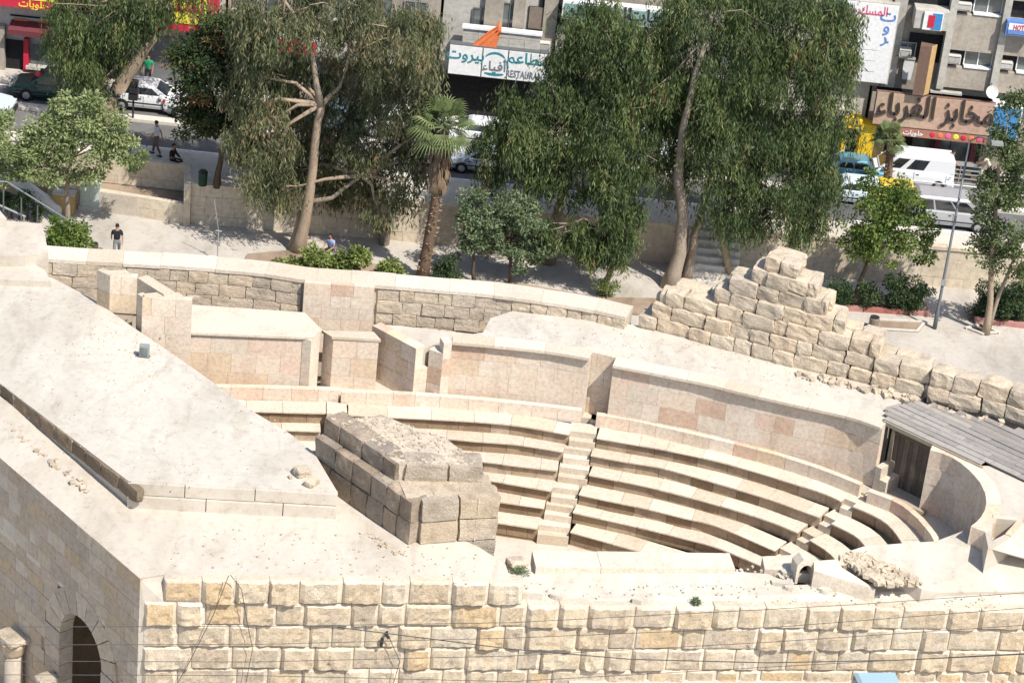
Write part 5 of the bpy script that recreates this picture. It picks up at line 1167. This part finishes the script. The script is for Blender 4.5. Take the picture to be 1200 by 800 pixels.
# ------------------------------------------------------------------ street furniture
p = P(1095, 385, 0); root = thing('lamp_post', V(p), 'tall thin grey lamp post on the right side of the plaza', 'lamp post')
MB().tube([(p[0], p[1], z) for z in (0, .9, .95, 9.2)], [.10, .095, .07, .045], 10).build('pole', M_POST, root, smooth=True)
MB().tube([(p[0], p[1], 9.15), (p[0]+.3, p[1]-.3, 9.5), (p[0]+.9, p[1]-.9, 9.6)], .035, 6).build('arm', M_POST, root); MB().box((p[0]+.75, p[1]-1.15, 9.5), (p[0]+1.25, p[1]-.8, 9.62)).build('lantern', M_METAL, root)
MB().box((p[0]-.11, p[1]-.115, 2.2), (p[0]+.11, p[1]-.09, 2.5)).build('access_panel', M_METAL, root)
p = P(254.5, 306, 0); root = thing('thin_pole', V(p), 'thin pale pole standing in the tree shade on the left of the plaza', 'pole'); MB().tube([(p[0], p[1], 0), (p[0], p[1], 1.5)], .03, 6).build('pole', M_METAL, root); MB().tube([(p[0]-.12, p[1], 1.5), (p[0]+.15, p[1], 1.48)], .03, 6).build('bracket', M_METAL, root); MB().tube([(p[0], p[1], 1.5), (p[0]-.25, p[1], 3.0)], .018, 5).build('rod', M_METAL, root)
for (x, y, lb, m, sc) in ((109.5, 298, 'brown litter bin between the leafy bush and the walking man', M_DBARK, 1), (450, 286, 'tall brown litter bin against the sunlit retaining wall', M_BROWNSH, 1.5), (1023, 385, 'round stone coloured litter bin beside the empty planting square', M_BROWNSH, 1.1)):
    p = P(x, y, 0); root = thing('litter_bin', V(p), lb, 'litter bin', 'litter bins'); h = .52*sc
    MB().tube([(p[0], p[1], z) for z in (0, h*.9, h)], [.20*sc**.5, .22*sc**.5, .19*sc**.5], 12).build('drum', m, root, smooth=False); MB().tube([(p[0], p[1], h+.002), (p[0], p[1], h+.03)], .2*sc**.5, 12).build('lid', M_BLKP, root)
p = P(237.5, 217, 2.0); root = thing('green_bin', V(p), 'dark green bin on the wall top beside the flowering tree trunk', 'litter bin'); MB().tube([(p[0], p[1], z) for z in (2.0, 2.65)], [.19, .22], 10).build('drum', plain('dark_green_plastic', (.01, .04, .025), .6), root); MB().tube([(p[0], p[1], 2.65), (p[0], p[1], 2.75)], [.23, .15], 10).build('lid', M_BLKP, root)
p = P(105, 246, 0); root = thing('utility_cabinet', V(p), 'pale green metal utility cabinet on a low plinth', 'cabinet'); M_CAB = plain('pale_green_metal', (.44, .50, .45), .5)
MB().box((p[0]-.52, p[1]-.1, 0), (p[0]+.52, p[1]+.5, .18)).build('plinth', M_KERB, root); MB().box((p[0]-.45, p[1]-.05, .182), (p[0]+.45, p[1]+.4, 1.3)).build('case', M_CAB, root)
MB().box((p[0]-.42, p[1]-.065, .22), (p[0]-.01, p[1]-.052, 1.2)).build('door', M_CAB, root); MB().box((p[0]+.01, p[1]-.065, .22), (p[0]+.42, p[1]-.052, 1.2)).build('door', M_CAB, root); MB().box((p[0]-.49, p[1]-.1, 1.302), (p[0]+.49, p[1]+.44, 1.35)).build('lid', M_CAB, root)
p = P(74, 250, 0); root = thing('brown_box', V(p), 'brown box beside the foot of the sloping stair parapet', 'box'); MB().box((p[0]-.5, p[1]-.1, 0), (p[0]+.5, p[1]+.5, .95)).build('case', M_TAN, root); MB().box((p[0]-.52, p[1]-.12, .952), (p[0]+.52, p[1]+.52, 1.0)).build('lid', M_KERB, root)
p = P(157, 136, 2.0); root = thing('post_signal', V(p), 'dark cluttered post on the median in front of the white hatchback', 'post'); MB().tube([(p[0], p[1]-.3, 2), (p[0], p[1]-.3, 4.0)], .05, 6).build('pole', M_BLKP, root)
for z in (3.0, 3.35, 3.7): MB().box((p[0]-.22, p[1]-.5, z), (p[0]+.22, p[1]-.2, z+.28)).build('box', M_BLKP, root)
# stair parapet and railing at the far left
a = P(-20, 185, 2.6); b = P(72, 250, .1); root = thing('stair_parapet', V(b), 'sloping white stair parapet at the far left', 'parapet')
e = PL([a, b], False); q = [e.at(0, 0), e.at(e.L, 0), e.at(e.L, .35), e.at(0, .35)]
MB().add([(*q[0], a[2]-.5), (*q[1], b[2]-.3), (*q[2], b[2]-.3), (*q[3], a[2]-.5), (*q[0], a[2]+.3), (*q[1], b[2]+.25), (*q[2], b[2]+.25), (*q[3], a[2]+.3)], [(0,3,2,1),(4,5,6,7),(0,1,5,4),(1,2,6,5),(2,3,7,6),(3,0,4,7)]).build('coping', M_WHITE, root)
root = thing('stair_railing', V(P(40, 260, 0)), 'grey metal handrail on posts below the sloping parapet', 'railing'); 
r0 = P(-15, 212, 2.5); r1 = P(80, 258, 1.0); MB().tube([r0, P(8, 213, 2.45), r1], .045, 6).build('handrail', M_POST, root)
for t in (.2, .42, .62, .85, 1.0): q = r0+(r1-r0)*t; MB().tube([(q[0], q[1], max(0, q[2]-1.1)), (q[0], q[1], q[2]-.03)], .035, 6).build('post', M_POST, root)
root = thing('low_handrail', V(P(10, 245, 0)), 'lower short metal handrail at the left edge', 'railing'); MB().tube([P(-20, 232, 1.4), P(30, 254, .9)], .05, 6).build('handrail', M_METAL, root); q = P(28, 254, .9); MB().tube([(q[0], q[1], 0), (q[0], q[1], .9)], .035, 6).build('post', M_METAL, root)
# fence along the street kerb on the right
root = thing('street_fence', V(P(970, 262, 2)), 'low grey metal street fence left of the round green tree', 'fence')
p0 = P(930, 252, 2.0); p1 = P(1000, 262, 2.0)
for t in np.linspace(0, 1, 22): q = p0+(p1-p0)*t; MB().box((q[0]-.02, q[1]-.02, 2.0), (q[0]+.02, q[1]+.02, 2.95)).build('bar', M_POST, root)
for z in (2.15, 2.9): mb = MB(); mb.tube([(p0[0], p0[1], z), (p1[0], p1[1], z)], .03, 6); mb.build('rail', M_POST, root)
# red kerbs and planting squares on the right of the plaza
for (x0, y0), (x1, y1), lb in (((985, 364), (1090, 371), 'red painted kerb in front of the two dark hedges'), ((1141, 378), (1260, 392), 'red painted kerb at the foot of the right hedge')):
    a = P(x0, y0, 0); b = P(x1, y1, 0); e = PL([a, b], False); root = thing('red_kerb', V((a+b)/2), lb, 'kerb', 'red painted kerbs'); k = int(e.L)
    for i in range(k): mb = MB(); block(mb, e, e.L*i/k+.01, e.L*(i+1)/k-.01, 0, .22, 0, .22+rnd.uniform(-.006, .006)); mb.build('kerbstone', M_RED if rnd.random() < .85 else plain('faded_red_kerb', (.40, .20, .17), .9), root)
    tag(MB().prism([e.at(0, .2), e.at(e.L, .2), e.at(e.L, 1.3), e.at(0, 1.3)], 0, .12).build('hedge_bed', M_EARTH), kind='structure')
for c4, lb in ((((1012,386),(1076,390),(1086,378),(1024,375)), 'low kerb framing the empty earth square beside the bin'), (((1130,385),(1151,393),(1172,391),(1150,381)), 'low kerb framing the earth square round the right tree')):
    root = thing('planting_square_kerb', V(P(*c4[0], 0)), lb, 'kerb'); q = [P(a, b, 0) for a, b in c4]
    for i in range(4): 
        e = PL([q[i], q[(i+1) % 4]], False); mb = MB(); block(mb, e, 0, e.L, -.0, .12, 0, .10+.003*i); mb.build('kerbstone', M_KERB, root)
    tag(MB().prism([x[:2] for x in q], 0, .05).build('planting_soil', M_EARTH), kind='structure')
tag(MB().prism(pxp([(480,345),(505,326),(610,334),(700,350),(790,352),(790,375),(600,352)], 0), 0, .1).build('soil_bed', M_EARTH), kind='structure')
tag(MB().prism(pxp([(290,300),(335,296),(380,300),(470,318),(470,345),(280,320)], 0), 0, .12).build('soil_bed_west', M_EARTH), kind='structure')

# ------------------------------------------------------------------ trees
def leaf_mesh(clumps, n_per, ls, lw, kind, droop=.8, seed=0, tone=None):
    """clumps: array (k,4) centre + radius. Returns quads for leaves hanging on twigs or spread through each clump"""
    R = np.random.RandomState(seed); k = len(clumps)
    if kind == 'strand':
        T = n_per; per = 11
        c = np.repeat(clumps, T, axis=0); m = len(c)
        d = R.normal(size=(m, 3)); d /= np.linalg.norm(d, axis=1)[:, None]; st = c[:, :3]+d*c[:, 3:4]*R.uniform(.2, 1, (m, 1)); st[:, 2] += c[:, 3]*.35
        ln = c[:, 3]*R.uniform(.8, 1.9, m); out = d*np.array([1, 1, .15])*.55
        t = np.tile(np.linspace(0, 1, per), (m, 1))+R.uniform(-.05, .05, (m, per)); L = ln[:, None]
        pos_ = st[:, None, :]+out[:, None, :]*(t*L*(1-.5*t))[:, :, None]; pos_[:, :, 2] -= (t**1.3*L*droop)
        pos_ = pos_.reshape(-1, 3)+R.normal(scale=.05, size=(m*per, 3)); q = len(pos_)
        dr = np.stack([R.normal(scale=.45, size=q), R.normal(scale=.45, size=q), -np.ones(q)], 1)
        tn = np.repeat(np.clip(R.beta(2, 2.5, m)*.7+np.repeat(R.uniform(-.3, .38, k), T), 0, 1), per)+R.uniform(-.1, .12, q)
    else:
        c = np.repeat(clumps, n_per, axis=0); q = len(c); d = R.normal(size=(q, 3)); d /= np.linalg.norm(d, axis=1)[:, None]
        pos_ = c[:, :3]+d*c[:, 3:4]*(R.uniform(0, 1, (q, 1))**.45)*np.array([1, 1, .75])
        dr = d*.9+R.normal(scale=.6, size=(q, 3)); dr[:, 2] -= .25
        tn = np.repeat(R.uniform(.15, .85, k), n_per)+R.uniform(-.25, .25, q)
    dr /= np.linalg.norm(dr, axis=1)[:, None]; sd = np.cross(dr, R.normal(size=(q, 3))); sd /= np.linalg.norm(sd, axis=1)[:, None]
    s = R.uniform(.7, 1.3, (q, 1)); a = pos_; e = pos_+dr*ls*s; mid = (a+e)/2; w2 = sd*lw*s*.5
    v = np.stack([a, mid+w2, e, mid-w2], 1).reshape(-1, 3)
    me = bpy.data.meshes.new('m'); me.vertices.add(4*q); me.vertices.foreach_set('co', v.astype(np.float32).ravel())
    me.loops.add(4*q); me.loops.foreach_set('vertex_index', np.arange(4*q, dtype=np.int32)); me.polygons.add(q)
    me.polygons.foreach_set('loop_start', np.arange(0, 4*q, 4, dtype=np.int32)); me.polygons.foreach_set('loop_total', np.full(q, 4, dtype=np.int32)); me.update(calc_edges=True)
    at = me.attributes.new('tone', 'FLOAT', 'POINT'); at.data.foreach_set('value', np.repeat(np.clip(tn, 0, 1), 4).astype(np.float32))
    return me
def blobs_to_clumps(blobs, Y, dens, rc, seed, shell=.55, zmin=None):
    """blobs: (px,py,rx,ry,dy) ellipses in the photo turned into ellipsoids at distance Y+dy"""
    R = np.random.RandomState(seed); out = []; cs = []
    for bl in blobs:
        px, py, rx, ry = bl[:4]; dy = bl[4] if len(bl) > 4 else 0
        c = Q(px, py, Y+dy); s = 3000/np.dot(c-_C, _f); ax, az = rx/s, ry/s/.93; ay = min(ax, az)*1.0 if ax < 3.5*az else az
        k = max(3, int(dens*(ax*az*ay)**(2/3))); d = R.normal(size=(k, 3)); d /= np.linalg.norm(d, axis=1)[:, None]; rr = R.uniform(shell, 1.0, (k, 1))*R.uniform(.75, 1.08, (k, 1))
        p = c+d*rr*np.array([ax, ay, az]); 
        if zmin is not None: p[:, 2] = np.maximum(p[:, 2], zmin)
        out.append(np.hstack([p, R.uniform(.6, 1.3, (k, 1))*rc])); cs.append((c, ax, az))
    return np.vstack(out), cs
def tree(name, lb, cat, trunks, blobs, Y, leaf, bark, kind='strand', dens=11, rc=.55, n_per=13, ls=.26, lw=.055, seed=1, group=None, limbs=True, base=None, zmin=None, droop=.8, shell=.55):
    root = thing(name, V(base), lb, cat, group); cl, cs = blobs_to_clumps(blobs, Y, dens, rc, seed, shell, zmin)
    R = random.Random(seed)
    for ti, tr_ in enumerate(trunks):                  # (px, py, radius, dy)
        pts = [Q(a, b, Y+dy) if i or True else base for i, (a, b, r, dy) in enumerate(tr_)]; pts[0] = np.array([pts[0][0], pts[0][1], base[2]-.1]) if ti == 0 or tr_[0][1] > 200 else pts[0]
        fine = []; rad = []
        for i in range(len(pts)-1):
            for t in (0, .5): fine.append(pts[i]+(pts[i+1]-pts[i])*t+np.array([R.uniform(-.05, .05), 0, 0])*(1 if i or t else 0)); rad.append(tr_[i][2]+(tr_[i+1][2]-tr_[i][2])*t)
        fine.append(pts[-1]); rad.append(tr_[-1][2]); rad[0] *= 1.3
        MB().tube([V(q) for q in fine], rad, 10).build('trunk' if ti == 0 else 'limb', bark, root, smooth=True)
    if limbs:
        tip = Q(trunks[0][-1][0], trunks[0][-1][1], Y+trunks[0][-1][3]); r0 = trunks[0][-1][2]; mb = MB()
        ends = [V(Q(t[-1][0], t[-1][1], Y+t[-1][3])) for t in trunks]
        for c, ax, az in cs:
            c = V(c); s = min(ends, key=lambda q: (q-c).length); mid = (s+c)/2+Vector((R.uniform(-.3, .3), R.uniform(-.3, .3), R.uniform(.1, .6))); mb.tube([s, mid, c], [r0*.7, r0*.45, r0*.15], 6)
            for _ in range(5):
                e = c+Vector((R.uniform(-ax, ax), R.uniform(-ax, ax), R.uniform(-az*.8, az*.8)))*.85; mb.tube([mid.lerp(c, R.uniform(.3, 1)), (c+e)/2+Vector((0, 0, .2)), e], [r0*.22, r0*.15, .012], 4)
        mb.build('branches', bark, root, smooth=True)
    o = link('crown', leaf_mesh(cl, n_per, ls, lw, kind, droop, seed), leaf, root)
    return root
def Yof(px, py, z): return P(px, py, z)
b = P(348, 296, 0); tree('eucalyptus_tree', 'very large eucalyptus with pale forked trunk left of the palm', 'tree',
    [[(348,296,.34,0),(358,258,.26,0),(366,200,.21,0),(374,140,.18,0),(376,122,.17,0)], [(376,124,.15,0),(366,70,.12,0),(350,25,.09,0),(325,-10,.06,0)], [(376,124,.12,0),(398,102,.09,.4),(410,60,.06,.6)], [(342,292,.22,.5),(350,262,.17,.6),(356,238,.14,.6),(390,232,.10,.2),(425,205,.07,0)]],
    [(330,30,60,45),(395,10,75,40,1),(470,45,55,55,-1),(300,90,42,50),(345,100,45,45,2.3),(415,90,55,50,1.8),(480,110,45,50),(305,150,40,50),(375,150,45,45,2.8),(440,165,55,45,1),(500,150,28,40),(310,190,38,40),(350,200,32,30,2.8),(410,205,50,32,1.8),(440,245,20,18),(470,225,24,28),(395,215,26,22,2),(325,225,22,22),(490,190,22,22), (300,20,30,35),(497,85,22,32), (285,130,18,50), (498,28,22,28)],
    b[1], L_EUC2, M_BARK, seed=3, base=b, dens=7.0, rc=.66, ls=.25, lw=.05, n_per=30)
b = P(119, 140, 2.0); tree('eucalyptus_tree', 'dark eucalyptus with thick leaning trunk at the upper left', 'tree',
    [[(119,142,.5,0),(128,120,.40,0),(148,88,.32,0),(170,58,.27,0),(190,30,.2,0),(200,0,.14,0)]], [(100,15,45,40),(150,10,50,35),(80,50,30,35),(110,60,40,35),(95,88,35,22),(205,-2,40,25),(140,45,30,25,1),(75,15,22,30),(180,8,30,20),(112,108,18,20)],
    b[1], L_EUC, M_BARK, seed=5, base=b, dens=7.5, rc=.7, ls=.24, lw=.048, n_per=28)
b = P(254, 217, 2.0); tree('flowering_tree', 'dark round tree with orange flowers behind the corner wall', 'tree',
    [[(254,217,.16,0),(258,190,.13,0),(264,165,.10,0),(262,140,.08,0)]], [(240,75,42,42),(275,60,35,45),(225,110,26,30),(262,115,45,40),(235,145,32,22),(275,140,22,25),(215,60,22,30),(250,40,40,25)],
    b[1], L_ORANGE, M_DBARK, kind='broad', dens=15, rc=.5, n_per=110, ls=.18, lw=.09, seed=7, base=b)
b = P(702, 342, 0); tree('eucalyptus_tree', 'broad dark eucalyptus clump right of the palm', 'tree',
    [[(640,330,.28,1),(652,260,.24,1),(668,180,.2,1),(690,110,.14,1),(700,60,.1,1)]], [(700,30,48,35),(735,70,42,45),(680,80,50,40),(645,108,30,22),(605,145,48,42),(655,150,50,45),(715,140,50,50),(745,185,35,45),(625,195,45,32),(680,205,50,35),(735,230,22,30),(590,180,25,32),(690,50,28,28),(575,200,15,18),(742,262,12,20)],
    b[1]+1.5, L_EUC, M_BARK, seed=9, base=P(640,330,0), dens=8, rc=.72, ls=.25, lw=.05, n_per=32)
b = P(787, 336, 0); tree('eucalyptus_tree', 'tallest drooping eucalyptus with double trunk beside the ruin', 'tree',
    [[(785,336,.40,0),(796,295,.30,0),(800,255,.26,0),(795,210,.22,0),(800,150,.18,0),(815,90,.14,0),(830,40,.1,0)], [(803,325,.24,.6),(812,290,.2,.6),(818,260,.17,.6),(835,200,.14,.6),(870,120,.11,.6),(900,60,.08,.6)], [(862,318,.2,1),(850,290,.16,1),(842,270,.13,1),(860,200,.1,1)]],
    [(830,15,60,35),(885,20,55,40),(945,25,50,40),(985,50,28,38),(800,70,45,45,1.6),(860,75,50,45),(925,85,55,45),(975,105,32,35),(795,130,42,45,2.2),(850,135,50,45),(915,145,50,45),(960,160,38,38),(795,190,26,40,2.2),(845,190,42,42),(905,205,45,45),(955,215,34,34),(858,245,28,30),(912,250,30,34),(945,250,26,28),(880,268,12,16),(760,40,30,30),(768,110,18,28),(990,20,22,25)],
    b[1], L_EUC, M_BARK, seed=11, base=b, dens=7.5, rc=.72, ls=.25, lw=.05, n_per=32)
b = P(716, 346, 0); tree('eucalyptus_tree', 'young bushy eucalyptus with whitewashed foot in the soil bed', 'tree',
    [[(703,347,.16,0),(712,325,.13,0),(720,300,.11,0),(716,270,.08,0)]], [(718,245,24,30),(735,270,15,30),(700,285,30,25),(725,295,22,26),(675,278,22,18),(650,270,16,12),(712,225,12,14)],
    b[1], L_EUC, M_BARK, seed=13, base=P(703,347,0), dens=18, rc=.42, n_per=15)
for (x, y, bl, lb, sd) in ((556, 330, [(555,240,22,16),(548,265,20,20),(572,262,22,22),(560,288,26,18),(560,225,12,12)], 'smaller of two rounded grey green trees by the palm', 15), (598, 332, [(600,245,26,20),(620,258,32,22),(595,280,32,24),(630,282,28,26),(612,305,28,16),(578,268,14,18)], 'larger of two rounded grey green trees, nearer the young eucalyptus', 17)):
    b = P(x, y, 0); tree('olive_like_tree', lb, 'tree', [[(x,y,.09,0),(x-1,y-25,.07,0),(x,y-50,.05,0)]], bl, b[1], L_OLIVE, M_DBARK, kind='broad', dens=24, rc=.32, n_per=100, ls=.14, lw=.075, seed=sd, base=b, group='rounded grey green trees')
b = P(999, 360, 0); tree('round_green_tree', 'bright green round tree with slanting trunk before the dark hedges', 'tree',
    [[(998,360,.14,0),(1008,330,.11,0),(1018,305,.09,0),(1030,270,.06,0)]], [(1040,235,34,28),(1015,262,28,26),(1055,262,36,30),(1078,275,22,26),(1035,292,34,22),(1000,285,18,16),(1060,225,24,16),(1025,215,16,18),(1085,300,12,16)],
    b[1], L_BRIGHT, M_DBARK, kind='broad', dens=13, rc=.42, n_per=120, ls=.15, lw=.09, seed=19, base=b)
b = P(1156, 391, 0); tree('poplar_tree', 'slender pale trunked tree cut by the right photo edge', 'tree',
    [[(1155,391,.17,0),(1160,355,.14,0),(1163,300,.12,0),(1166,240,.1,0),(1172,180,.06,0)], [(1157,388,.11,.3),(1172,345,.09,.3),(1188,305,.07,.3)]], [(1180,140,18,26),(1172,180,22,26),(1165,225,28,28),(1185,215,28,34),(1155,265,22,22),(1185,275,24,30),(1165,300,20,20),(1195,320,14,24),(1195,170,16,40),(1200,110,14,20),(1142,285,10,14)],
    b[1], L_POPLAR, M_BARK, kind='broad', dens=15, rc=.42, n_per=95, ls=.16, lw=.09, seed=21, base=b)
b = P(70, 262, 0); tree('feathery_tree', 'light green feathery tree in front of the green wagon', 'tree',
    [[(78,262,.14,0),(78,235,.12,0),(80,210,.1,0),(84,185,.07,0)]], [(95,135,34,20),(130,152,34,22),(60,150,36,26),(25,170,34,28),(150,180,24,18),(100,172,46,26),(50,192,38,24),(10,200,26,16),(95,205,34,14),(75,122,20,12),(0,150,20,20),(110,115,14,12)],
    b[1]-.5, L_PALE, M_BARK, kind='broad', dens=20, rc=.40, n_per=125, ls=.18, lw=.07, seed=23, base=b)
# palms
def palm(lb, px, py, z0, top, spread, seed, skirt=True, r=.28, nf=34):
    b = P(px, py, z0); R = random.Random(seed); t = Q(top[0], top[1], b[1]); root = thing('palm_tree', V(b), lb, 'palm'); ht = t[2]-b[2]
    pts = [V(b)+(V(t)-V(b))*k+Vector((.12*math.sin(k*2.5), 0, 0)) for k in np.linspace(0, 1, 9)]
    MB().tube(pts, [r*1.45]+[r*(1.15-.35*k) for k in np.linspace(0, 1, 8)], 12).build('trunk', M_PBARK, root, smooth=True)
    mb = MB()
    for i in range(int(90*ht/5)):
        k = R.uniform(.05, .9); a = R.uniform(0, 6.28); c = V(b)+(V(t)-V(b))*k+Vector((.12*math.sin(k*2.5), 0, 0)); rr = r*(1.2-.35*k); d = Vector((math.cos(a), math.sin(a), .5)); s = Vector((-math.sin(a), math.cos(a), 0))*.055
        p0 = c+Vector((math.cos(a), math.sin(a), 0))*rr*.85; mb.add([p0-s, p0+s, p0+d*.16+s*.4, p0+d*.16-s*.4, p0+Vector((0, 0, .07))], [(0, 1, 2, 3), (0, 1, 4), (1, 2, 4), (2, 3, 4), (3, 0, 4)])
    tag(mb.build('leaf_bases', stone('leaf_base_'+str(seed), [(.34, .25, .17)], (.2, .13, .09), .5, 3), root), kind='stuff')
    def fan(c, d, L, mat, name, W=1.0, n=15):
        mb = MB(); d = d.normalized(); s = d.cross(Vector((0, 0, 1))).normalized(); u = s.cross(d); e = c+d*L*.45; mb.tube([c, c+d*L*.25+Vector((0, 0, .04)), e], [.025, .02, .014], 4)
        for i in range(n):
            a = (i/(n-1)-.5)*2.6*W; dd = (d*math.cos(a)+s*math.sin(a)).normalized(); l2 = L*.62*(1-.18*abs(a)); m1 = e+dd*l2*.6+Vector((0, 0, .03)); en = e+dd*l2+Vector((0, 0, -.22*l2)); w_ = s.cross(dd)*.0+dd.cross(u).normalized()*.032
            mb.add([e, m1+w_, en, m1-w_, m1+u*.02], [(0, 1, 4), (1, 2, 4), (2, 3, 4), (3, 0, 4)])
        return mb
    for i in range(nf):
        a = R.uniform(0, 6.28); el = R.uniform(-.55, 1.25); d = Vector((math.cos(a)*math.cos(el), math.sin(a)*math.cos(el), math.sin(el))); mb = fan(V(t)+Vector((0, 0, .1)), d, spread*R.uniform(.75, 1.1), None, 'frond')
        o = mb.build('frond', L_PALM, root); 
        at = o.data.attributes.new('tone', 'FLOAT', 'POINT'); v_ = R.uniform(.1, 1); at.data.foreach_set('value', [v_]*len(o.data.vertices))
    if skirt:
        for i in range(60):
            a = R.uniform(0, 6.28); el = R.uniform(-1.5, -1.2); d = Vector((math.cos(a)*math.cos(el), math.sin(a)*math.cos(el), math.sin(el))); c = V(t)+Vector((math.cos(a)*r*.8, math.sin(a)*r*.8, -R.uniform(.2, 2.0)))
            o = fan(c, d, spread*.55, None, 'dry', .3, 9).build('dry_frond', L_DRYP, root); at = o.data.attributes.new('tone', 'FLOAT', 'POINT'); at.data.foreach_set('value', [R.random()]*len(o.data.vertices))
    return root
palm('tall fan palm with shaggy brown skirt in the middle of the plaza edge', 494, 328, 0, (520, 152), 1.7, 31, r=.23, nf=36)
palm('short fan palm on the street median before the bakery', 1036, 232, 2.0, (1041, 166), 1.05, 33, False, .2, 26)
# hedges and bushes
def bush(lb, px, py, bl, leaf, seed, ls=.11, lw=.06, dens=40, n_per=100, rc=.3, name='bush', group=None, z=0):
    b = P(px, py, z); root = thing(name, V(b), lb, 'bush', group); cl, cs = blobs_to_clumps(bl, b[1], dens, rc, seed, .25, b[2]+.05)
    mb = MB(); R = random.Random(seed)
    for c, ax, az in cs:
        for _ in range(4): mb.tube([V(b)+Vector((c[0]-b[0])*.7 if False else ((c[0]-b[0])*.7+R.uniform(-.1, .1), R.uniform(-.1, .1), 0)), V(c)+Vector((R.uniform(-ax, ax)*.6, R.uniform(-.2, .2), R.uniform(0, az)*.6))], [.03, .01], 4)
    mb.build('stems', M_DBARK, root); link('foliage', leaf_mesh(cl, n_per, ls, lw, 'broad', 0, seed), leaf, root); return root
bush('clipped dark hedge left of the slanting tree trunk', 990, 362, [(988,340,17,20),(984,350,14,15)], L_HEDGE, 41, name='hedge', group='dark hedges on the plaza')
bush('dark hedge just right of the slanting tree trunk', 1020, 362, [(1016,340,16,17),(1022,350,14,14)], L_HEDGE, 42, name='hedge', group='dark hedges on the plaza')
bush('widest dark hedge between the round tree and the lamp post', 1066, 366, [(1055,336,17,19),(1076,342,17,24),(1060,352,26,16),(1045,354,13,12)], L_HEDGE, 43, name='hedge', group='dark hedges on the plaza')
bush('dark hedge behind the right hand tree', 1175, 376, [(1152,354,18,24),(1175,350,22,28),(1198,348,20,30),(1185,363,28,16)], L_HEDGE, 44, name='hedge', group='dark hedges on the plaza')
bush('glossy green bush beside the brown litter bin on the left', 80, 298, [(72,272,18,18),(85,282,17,13),(92,268,10,10),(62,285,10,10)], L_BRIGHT, 45, ls=.2, lw=.08)
bush('long yellow green bush around the seated man', 380, 322, [(368,298,18,14),(395,306,22,14),(420,302,14,14),(345,308,20,9),(380,312,40,9)], L_YBUSH, 46, ls=.18, lw=.09)
bush('small yellow green bush left of the palm foot', 458, 326, [(456,314,13,10),(468,321,10,7)], L_YBUSH, 47, ls=.18, lw=.09)
bush('low dark shrub right of the palm foot', 524, 330, [(520,318,16,9),(528,308,8,9),(535,324,12,6)], L_HEDGE, 48, ls=.16, lw=.06)
bush('small round green bush at the foot of the young eucalyptus', 714, 350, [(712,336,13,11)], L_YBUSH, 49)
bush('dark shrubs filling the bed below the sloping parapet', 30, 258, [(20,236,18,12),(45,248,14,9),(5,232,14,10),(30,226,10,8)], L_HEDGE, 50)
bush('grey green foliage left of the palm trunk foot', 485, 330, [(483,320,6,7)], L_OLIVE, 51) if False else None
for (x, y, lb, z, s) in ((1085, 461, 'green weed tuft at the corner of the wooden deck', Z7, 1), (955, 431, 'small weed tuft at the foot of the ruin', Z7, .7), (10, 312, 'low weeds at the far left edge of the flat roof', Z7+.1, 1.3), (607, 670, 'weed with brown flowers by the orchestra edge', 5.7, .8), (817, 706, 'tiny dry weed on top of the south wall', 5.5, .28)):
    p = P(x, y, z); root = thing('weed', V(p), lb, 'weed', 'weeds on the ruins'); cl = np.array([[p[0]+rnd.uniform(-.3, .3)*s, p[1]+rnd.uniform(-.1, .1), p[2]+.08, .16*s] for _ in range(7)])
    link('foliage', leaf_mesh(cl, 40, .12, .03, 'broad', 0, int(x)), L_OLIVE if x < 900 else L_BRIGHT, root)
# litter of dry leaves under the trees, and grit on the plaza
# ------------------------------------------------------------------ power cables in front of the theatre
def wire(lb, pts, depth, r=.0065, name='power_cable'):
    q = [_C+ray(a, b)/np.linalg.norm(ray(a, b))*depth for a, b in pts]
    d = np.diff(np.array(q), axis=0); e0 = q[0]-d[0]*.6; e1 = q[-1]+d[-1]*.6
    o = MB().tube([V(x) for x in [e0]+q+[e1]], r, 5).build(name, M_WIRE); return tag(o, lb, 'cable', 'power cables across the photo')
M_WIRE = plain('cable_sheath', (.07, .065, .06), .6)
wire('uppermost thin cable, crossing just under the first south wall course', [(0,734),(300,733.5),(600,729),(872,715),(1000,708),(1200,694)], 52)
wire('second cable from the top, rising towards the right', [(0,755),(300,754.5),(600,747),(900,735),(1200,712)], 52)
wire('third cable from the top, crossing at mid height of the wall', [(0,774),(300,775),(600,768),(900,752),(1200,732)], 52)
wire('lowest thin cable near the bottom of the photo', [(0,790),(300,791),(600,798),(900,781),(1200,765)], 52)
wire('thicker cable starting at the small insulator on the wall', [(472,744),(600,760),(740,772),(900,776),(1050,773),(1200,766)], 52, .011)
p = Sf.at(s_at(Sf, 461), -.22); root = thing('insulator', (p[0], p[1], 4.3), 'small dark cable insulator fixed to the south wall', 'insulator')
MB().tube([(p[0], p[1]+.3, 4.45), (p[0], p[1], 4.45), (p[0]+.1, p[1]-.05, 4.35)], [.03, .06, .05], 8).build('knob', M_BLKP, root); MB().tube([(p[0]-.12, p[1], 4.3), (p[0]-.14, p[1], 4.0)], .05, 7).build('body', M_BLKP, root); MB().tube([(p[0]+.1, p[1], 4.35), (p[0]+.5, p[1], 3.5), (p[0]+.35, p[1], 2.6)], .012, 5).build('tail_wire', M_WIRE, root)
for k, (l, lb) in enumerate((([(268,674),(250,720),(222,775),(208,800)], 'slack wire hanging diagonally down the left end of the south wall'), ([(270,673),(283,690),(290,730),(296,760),(288,800)], 'wavy wire dangling beside the diagonal slack wire'))):
    q = []
    for a, b in l:
        d = ray(a, b); n = np.array([-(Sf.p[-1]-Sf.p[0])[1], (Sf.p[-1]-Sf.p[0])[0], 0]); o3 = np.array([*Sf.at(0, -.3), 5]); t = np.dot(o3-_C, n)/np.dot(d, n); q.append(V(_C+d*t))
    tag(MB().tube(q, .012, 5).build('slack_wire', M_WIRE), lb, 'wire')
